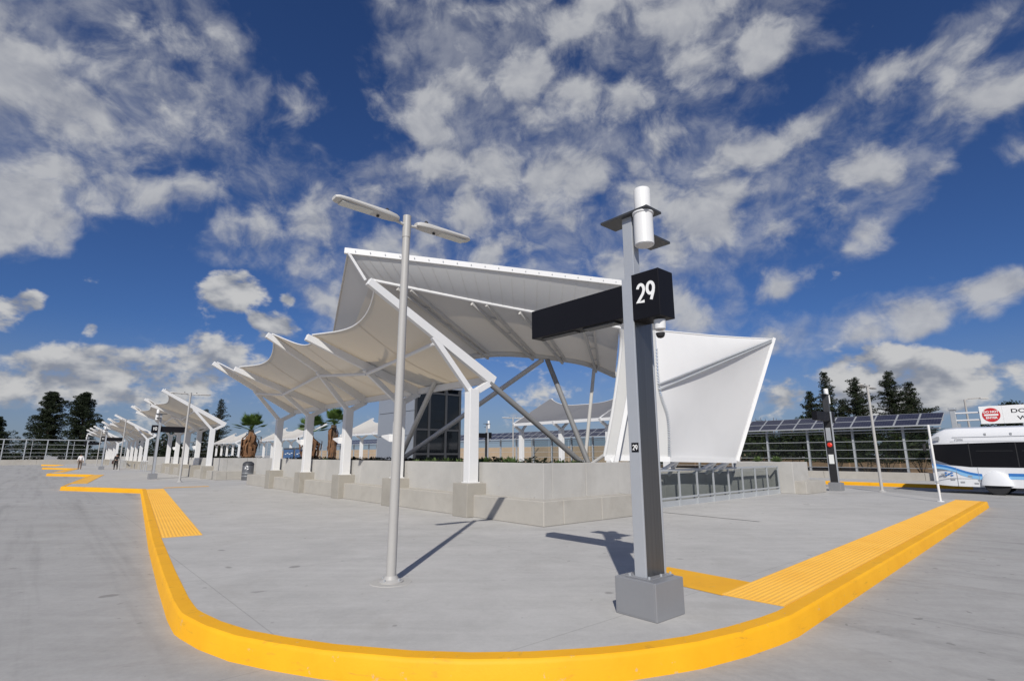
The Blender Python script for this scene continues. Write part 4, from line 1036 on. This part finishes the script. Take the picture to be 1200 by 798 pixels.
# palms
def palm(loc, ht, skirt, label, seed, nf=26, fr=1.0):
    rnd = random.Random(seed); root = thing('palm_tree', label, 'palm tree', loc, 0, 'fan palms in the planters')
    MB().path([(0, 0, 0), (.02, 0, ht*.5), (0, 0, ht)], [.30, .26, .2], 10).build('trunk', 'bark', root, smooth=True)
    m = MB()
    for k in range(int(skirt[2])):      # dead fronds hanging round the trunk
        a = rnd.uniform(0, 6.28); z = rnd.uniform(skirt[0], skirt[1]); d = Vector((math.cos(a), math.sin(a), 0)); rr = rnd.uniform(.25, skirt[3])*(.55+.45*(z-skirt[0])/(skirt[1]-skirt[0]))
        p = d*.2 + Vector((0, 0, z)); q = d*rr + Vector((0, 0, z-rnd.uniform(.1, .5))); e = d*(rr*rnd.uniform(.8, 1.05)) + Vector((0, 0, z-rnd.uniform(.6, 1.1)))
        s = Vector((-d.y, d.x, 0))*rnd.uniform(.05, .16)
        m.add([p-s*.4, p+s*.4, q+s, q-s, e+s*.5, e-s*.5], [(0, 1, 2, 3), (3, 2, 4, 5)])
    m.build('dead_skirt', 'dead_frond', root, fix=False)
    for k in range(nf):
        a = rnd.uniform(0, 6.28); el = R(rnd.uniform(8, 86)); L = fr*rnd.uniform(.55, .85)
        d = Vector((math.cos(a)*math.cos(el), math.sin(a)*math.cos(el), math.sin(el))); s = Vector((-math.sin(a), math.cos(a), 0)); n = s.cross(d)
        o = Vector((0, 0, ht)); f = MB(); hub = o + d*L; f.tube(o, hub, .02, .012, 4, False)
        for j in range(13):
            t = (j-6)/6*1.25; dd = (d*math.cos(t) + s*math.sin(t)).normalized(); bl = fr*.75*(1-.3*abs(t)/1.25)*rnd.uniform(.85, 1.1)
            e = hub + dd*bl - Vector((0, 0, .05*bl)); w_ = s.cross(n)*0 + (d*-math.sin(t) + s*math.cos(t))*.045*fr
            mid = hub + dd*bl*.5 + n*.03
            f.add([hub, mid-w_, e, mid+w_], [(0, 1, 2, 3)])
        f.build('frond', 'palm_leaf', root, fix=False)
palm(W(34.5, 3.0, .3), 3.15, (1.1, 3.0, 170, .85), 'fan palm with a thick brown skirt in the second planter', 3, 30, 1.0)
palm(W(31.0, 6.2, .3), 2.95, (1.0, 2.7, 190, .95), 'fan palm with orange dead fronds behind the first canopy, the broader one', 4, 24, 1.1)
palm(W(30.2, 7.6, .3), 3.5, (1.0, 3.4, 110, .45), 'slender fan palm beside the broader one behind the first canopy', 5, 24, 1.0)
# succulents along the planter edge and a dark ground cover
def rosette(seed):
    rnd = random.Random(seed); m = MB()
    for k in range(26):
        a = k*2.4; el = R(18 + 58*k/26); L = .34*rnd.uniform(.8, 1.15)*(1-.3*k/26); d = Vector((math.cos(a)*math.cos(el), math.sin(a)*math.cos(el), math.sin(el))); s = Vector((-math.sin(a), math.cos(a), 0))*.045
        n = Vector((0, 0, .03)); m.add([(0, 0, 0), d*L*.55+s-n*.3, d*L, d*L*.55-s-n*.3, d*L*.5-n], [(0, 1, 2, 3), (0, 4, 1), (0, 3, 4), (1, 4, 2), (4, 3, 2)])
    return m.mesh('rosette', 'succulent', fix=False)
ros = [rosette(s) for s in (1, 2, 3)]
rnd = random.Random(12)
spots = [(2.2+.35*i, 1.0+.1*(i % 3), rnd.uniform(.9, 1.35)) for i in (0, 1, 4, 5, 8, 9, 13)] + [(6.1, 1.0, 1.0), (7.4, 1.1, .8), (10, 1.0, .8), (1.1, 1.7, .9), (1.2, 2.4, .8), (13, 1.0, .8), (15.4, 1.1, .8), (17.2, 1.0, .8)]
for i, (a, b, s_) in enumerate(spots):
    root = thing('succulent_plant', 'small green succulent rosette growing behind the planter wall', 'plant', W(a, b, 1.28), rnd.uniform(0, 6), 'succulents in the first planter')
    o = link('leaves', ros[i % 3], root); o.scale = (s_, s_, s_)
for i, (a, b) in enumerate(((1.4, 15.9), (1.7, 16.6), (2.2, 15.8))):
    root = thing('succulent_plant', 'small green plant on top of the concrete end block', 'plant', W(a, b, 1.29), i, 'plants on the end block')
    link('leaves', ros[i % 3], root).scale = (1.1, 1.1, 1.1)
for pa, lab in ((0, 'dark ground cover in the first planter'), (30.4, 'dark ground cover in the second planter')):
    m = MB(); rnd = random.Random(int(pa)+3); cs = []
    for k in range(120): cs.append((W(pa + rnd.uniform(1.1, 22.5), rnd.uniform(1.1, 3.2), 1.33), (.35, .35, rnd.uniform(.08, .22))))
    leaf_cloud(m, cs, 90, .13, rnd); tag(m.build('ground_cover', 'ground_leaf', fix=False), lab, 'plants', kind='stuff')

# ------------------------------------------------------------------ bus
def bus():
    r = thing('bus', 'white city bus with blue swoosh and black window band, passing the far kerb', 'bus', W(-2.4, 24.5, ROAD), PHI)
    # local: x forward (towards +a), y = -b so the near side is y = 0 and the body goes to y = -2.55; nose at x = 0
    L, Wd, Hh = 12.2, 2.55, 3.12
    def sec(x):
        t = max(0., min(1., (x + .0)/-1.0)); k = 1-(1-t)**2      # nose rounding
        return k
    rows = []
    xs = [-.0, -.05, -.15, -.35, -.7, -1.2, -2.2, -4, -8, -11.8, -12.1, -12.2]
    for x in xs:
        k = sec(x) if x > -2.2 else 1.; kb = 1. if x > -11.9 else (.97 if x > -12.15 else .93)
        top = 2.30 + (Hh-2.30)*(.42 + .58*k)*kb; bot = .34 + .06*(1-k); inn = .20*(1-k) + .1*(1-kb)
        prof = []
        for q in [(0, bot), (0, 1.2), (0, 2.3), (.02, top-.42), (.07, top-.22), (.20, top-.07), (.55, top), (Wd-.55, top), (Wd-.20, top-.07), (Wd-.07, top-.22), (Wd-.02, top-.42), (Wd, 2.3), (Wd, 1.2), (Wd, bot)]:
            yy = inn + q[0]*(Wd-2*inn)/Wd; prof.append((x, -yy, q[1]))
        rows.append(prof)
    m = MB(); m.grid(rows); m.add(rows[0], [tuple(range(14))]); m.add(rows[-1], [tuple(range(14))]); m.add([r_[0] for r_ in rows] + [r_[-1] for r_ in rows][::-1], [tuple(range(24))])
    body = m.build('body', 'bus_white', r, smooth=True)
    # window band on the near side
    def side(name, pts, mt, y=.012, th=.02, par=r): 
        return MB().prism([(x, y-th, z) for x, z in pts], (0, th, 0)).build(name, mt, par)
    wb = side('window_band', [(-.10, 2.30), (-.10, 1.95), (-.16, 1.58), (-.75, 1.33), (-1.5, 1.24), (-11.9, 1.24), (-11.9, 2.38), (-3, 2.38)], 'bus_glass')
    for x in (-1.55, -3.2, -4.85, -6.5, -8.1, -9.7, -11.2): side('window_pillar', [(x, 1.26), (x-.035, 1.26), (x-.035, 2.36), (x, 2.36)], 'black_rubber', .016, .01, wb)
    for x in (-2.4, -4.0, -5.7): side('vent_bar', [(x+.6, 1.98), (x-.7, 1.98), (x-.7, 2.0), (x+.6, 2.0)], 'black_rubber', .0175, .01, wb)
    # corner quarter window and roof line
    side('quarter_window', [(-.16, 2.48), (-.50, 2.50), (-.50, 2.68), (-.40, 2.68), (-.24, 2.60)], 'bus_grey', .0)
    # swoosh
    def ribbon(name, top, bot, mt, y):
        pts = top + bot[::-1]; return side(name, pts, mt, y, .02)
    xs_ = [-.06-.13*i for i in range(15)]
    c0 = lambda x: 1.40 - .50*(1/(1+math.exp((x+1.05)*3.2)))
    ribbon('swoosh', [(x, c0(x)) for x in xs_], [(x, c0(x)-.11) for x in xs_], 'bus_blue', .011)
    ribbon('swoosh', [(x, c0(x)-.112) for x in xs_], [(x, c0(x)-.27+.06*(x > -1)) for x in xs_], 'bus_light_blue', .010)
    side('stripe', [(-2.80, .98), (-11.8, .98), (-11.8, .85), (-2.80, .85)], 'bus_blue', .011)
    side('stripe', [(-2.80, .848), (-11.8, .848), (-11.8, .72), (-2.80, .72)], 'bus_light_blue', .010)
    # emblem and small marks low on the side
    for dx, dz in ((0, 0), (.11, .06), (-.11, .06), (.11, -.06), (-.11, -.06)): side('emblem', [(-.72+dx, .90+dz), (-.65+dx, .94+dz), (-.58+dx, .90+dz), (-.65+dx, .86+dz)], 'bus_blue', .013)
    for x, z in ((-.7, .62), (-1.05, .50), (-1.35, .78), (-1.55, .46), (-1.7, .60), (-.35, .85), (-3.4, .55), (-4.4, .5)): side('side_marker', [(x, z), (x-.16, z), (x-.16, z+.07), (x, z+.07)], 'bus_grey', .012)
    for x in (-.95, -1.75, -3.6, -4.9, -6.2): side('panel_seam', [(x, .36), (x-.012, .36), (x-.012, 1.22), (x, 1.22)], 'bus_grey', .0135, .02)
    side('panel_seam', [(-.1, .70), (-1.7, .70), (-1.7, .712), (-.1, .712)], 'bus_grey', .0135, .02)
    side('panel_seam', [(-.9, 2.43), (-11.8, 2.43), (-11.8, 2.44), (-.9, 2.44)], 'bus_grey', .003, .02)
    MB().box((.12, .16, 2.15), (.10, .22, .34)).build('mirror', 'black_rubber', r, bevel=.03)
    MB().tube((.0, -.1, 2.42), (.12, .16, 2.30), .018, n=6).build('mirror_arm', 'black_rubber', r)
    # fleet number
    text('F2006', .13, .002, 'bus_grey', 'fleet_number', r, (-1.25, .014, 2.52), (-1, 0, 0), (0, 0, 1), .0)
    # roof pod seam with catches
    side('roof_seam', [(-1.0, 2.64), (-11.8, 2.70), (-11.8, 2.685), (-1.0, 2.625)], 'bus_grey', .004)
    for x in (-2.2, -3.1, -5, -6.5): side('roof_catch', [(x, 2.70), (x-.07, 2.70), (x-.07, 2.80), (x, 2.80)], 'bus_grey', .0)
    # bulged wheel fairing and wheels
    for xc, fair in ((-2.35, True), (-8.6, False)):
        hood_rows = []
        for ang in range(0, 181, 15):
            t = R(ang); cx, cz = math.cos(t), math.sin(t)
            hood_rows.append([(xc+cx*.56, -.02, .42+cz*.66), (xc+cx*.54, .09, .42+cz*.64), (xc+cx*.46, .15, .42+cz*.52), (xc+cx*.20, .18, .42+cz*.20), (xc, .185, .42)])
        if fair: MB().grid(hood_rows).build('wheel_fairing', 'bus_white', r, smooth=True)
        for yy in (.02, -2.27):
            w_ = MB().lathe((0, 0, 0), [(.26, -.14), (.42, -.14), (.455, -.10), (.455, .10), (.42, .14), (.26, .14)], 28)
            wo = w_.build('wheel', 'black_rubber', r, smooth=True); wo.matrix_local = Matrix.Translation((xc, yy-.1, .455)) @ Matrix.Rotation(R(90), 4, 'X')
            MB().lathe((0, 0, 0), [(.02, -.10), (.10, -.13), (.12, -.10), (.29, -.12), (.31, -.139)], 24).build('rim', 'galv', wo)
    side('skirt', [(-2.95, .40), (-11.9, .40), (-11.9, .26), (-2.95, .26)], 'black_rubber', -.02, .04)
    MB().span((-1.2, -2.0, 1.5), (-.9, -.6, 1.6)).build('dashboard', 'black_rubber', r)
    ws = MB(); ws.prism([(-.001, -.36, 1.3), (-.001, -2.19, 1.3), (-.001, -2.19, 2.4), (-.001, -.36, 2.4)], (.02, 0, 0)); ws.build('windscreen', 'bus_glass', r)
    for y in (-.42, -2.13): MB().box((.01, y, .75), (.03, .24, .16)).build('headlight', 'lamp_lens', r, bevel=.01)
bus()

# gantry sign
def gantry():
    r = thing('road_sign', 'white overhead sign reading do not enter, wrong way, with a red disc, above the bus', 'sign', W(-3.1, 32.6, 0), PHI+math.pi)
    # local x = -a (to the right seen from the station), y = +b (away)
    MB().span((-.95, -.13, -.2), (-.69, .13, 4.25)).build('post', 'galv', r, bevel=.02)
    MB().box((-.82, 0, 4.33), (.36, .36, .16)).build('post_cap', 'galv', r, bevel=.02)
    for z in (4.05, 3.62): MB().tube((-.69, -.05, z), (.45, -.05, z), .05, n=8).build('bracket', 'white_steel', r)
    for z in (4.05, 3.62): MB().tube((.46, -.05, z), (7.3, -.05, z), .05, n=8).build('crossbar', 'galv', r)
    pan = MB().span((.42, -.16, 3.36), (1.42, -.12, 4.38)).build('sign_panel', 'sign_white', r, bevel=.01)
    pan2 = MB().span((1.425, -.16, 3.36), (6.6, -.12, 4.38)).build('sign_panel', 'sign_white', r, bevel=.01)
    disc = MB().lathe((0, 0, 0), [(.40, 0), (.40, .008)], 40).build('red_disc', 'sign_red', pan); disc.matrix_local = Matrix.Translation((.93, -.162, 3.87)) @ Matrix.Rotation(R(90), 4, 'X')
    MB().span((.62, -.176, 3.82), (1.24, -.1705, 3.92)).build('white_bar', 'sign_white', pan)
    text('DO NOT', .17, .002, 'sign_white', 'lettering', pan, (.93, -.173, 4.04), (1, 0, 0), (0, 0, 1), .006)
    text('ENTER', .17, .002, 'sign_white', 'lettering', pan, (.93, -.173, 3.70), (1, 0, 0), (0, 0, 1), .006)
    text('DO NOT ENTER', .31, .002, 'black_sign', 'lettering', pan2, (1.78, -.163, 4.04), (1, 0, 0), (0, 0, 1), .004, 'LEFT', sx=1.35)
    text('WRONG WAY', .31, .002, 'black_sign', 'lettering', pan2, (2.02, -.163, 3.64), (1, 0, 0), (0, 0, 1), .004, 'LEFT', sx=1.35)
    MB().span((6.9, -.13, -.2), (7.16, .13, 4.25)).build('post', 'galv', r, bevel=.02)
gantry()

# ------------------------------------------------------------------ two walkers
def person(loc, rz, label, shirt, pants, seed, bag=None):
    root = thing('person', label, 'person', loc, rz)
    J = {'pel': (0, 0, .93), 'spine': (0, .01, 1.14), 'chest': (0, .02, 1.36), 'neck': (0, .02, 1.50), 'head': (0, .04, 1.60), 'crown': (0, .03, 1.70),
         'shl': (-.17, .01, 1.42), 'ell': (-.24, -.06, 1.15), 'wrl': (-.25, .05, .92), 'fil': (-.25, .09, .80), 'shr': (.17, .01, 1.42), 'elr': (.24, -.02, 1.15), 'wrr': (.26, -.10, .93), 'fir': (.26, -.13, .81),
         'hil': (-.09, 0, .90), 'knl': (-.10, .16, .50), 'anl': (-.10, .10, .09), 'tol': (-.10, .26, .04), 'hir': (.09, 0, .90), 'knr': (.10, -.03, .50), 'anr': (.10, -.26, .12), 'tor': (.10, -.14, .035)}
    rad = dict(pel=.14, spine=.125, chest=.145, neck=.055, head=.085, crown=.065, shl=.07, ell=.045, wrl=.032, fil=.03, shr=.07, elr=.045, wrr=.032, fir=.03, hil=.095, knl=.06, anl=.042, tol=.035, hir=.095, knr=.06, anr=.042, tor=.035)
    E = [('pel','spine'),('spine','chest'),('chest','neck'),('neck','head'),('head','crown'),('chest','shl'),('shl','ell'),('ell','wrl'),('wrl','fil'),('chest','shr'),('shr','elr'),('elr','wrr'),('wrr','fir'),('pel','hil'),('hil','knl'),('knl','anl'),('anl','tol'),('pel','hir'),('hir','knr'),('knr','anr'),('anr','tor')]
    def skin(name, keys, grow, m_, parent):
        ks = [k for k in J if k in keys]; idx = {k: i for i, k in enumerate(ks)}
        me = bpy.data.meshes.new(name); me.from_pydata([J[k] for k in ks], [(idx[a], idx[b]) for a, b in E if a in idx and b in idx], []); me.materials.append(M[m_])
        o = bpy.data.objects.new(name, me); COL.objects.link(o); o.parent = parent
        md = o.modifiers.new('skin', 'SKIN'); md.use_smooth_shade = True
        for k in ks:
            v = me.skin_vertices[0].data[idx[k]]; v.radius = (rad[k]+grow, rad[k]*(.8 if k in ('pel', 'spine', 'chest') else 1)+grow); v.use_root = (k == ks[0])
        s = o.modifiers.new('sub', 'SUBSURF'); s.levels = 1; s.render_levels = 1
        return o
    body = skin('body', set(J), 0, 'skin', root)
    skin('shirt', {'pel', 'spine', 'chest', 'shl', 'ell', 'wrl', 'shr', 'elr', 'wrr'}, .018, shirt, root)
    skin('trousers', {'pel', 'hil', 'knl', 'anl', 'hir', 'knr', 'anr'}, .022, pants, root)
    MB().lathe((0, .02, 1.62), [(.098, -.04), (.104, .03), (.085, .10), (.03, .13)], 14).build('hair', 'hair_dark', root, smooth=True)
    for x, y, z in ((-.10, .17, .0), (.10, -.20, .03)): MB().box((x, y, z+.045), (.09, .28, .09)).build('shoe', 'black_rubber', root, bevel=.03)
    if bag:
        b = MB().box((-.33, .02, .78), (.13, .34, .36)).build('bag', bag, None, loc=loc, bevel=.04, rz=rz)
        tag(b, 'dark red shoulder bag held at the side of the person in black', 'bag')
person((-49.3, 62, 0), R(40), 'person in a white shirt and brown trousers walking away along the kerb', 'shirt_white', 'trousers_brown', 1)
person((-45.2, 62, 0), R(50), 'person in black clothes walking away beside the lean rail', 'cloth_black', 'cloth_black', 2, 'cloth_dark_red')
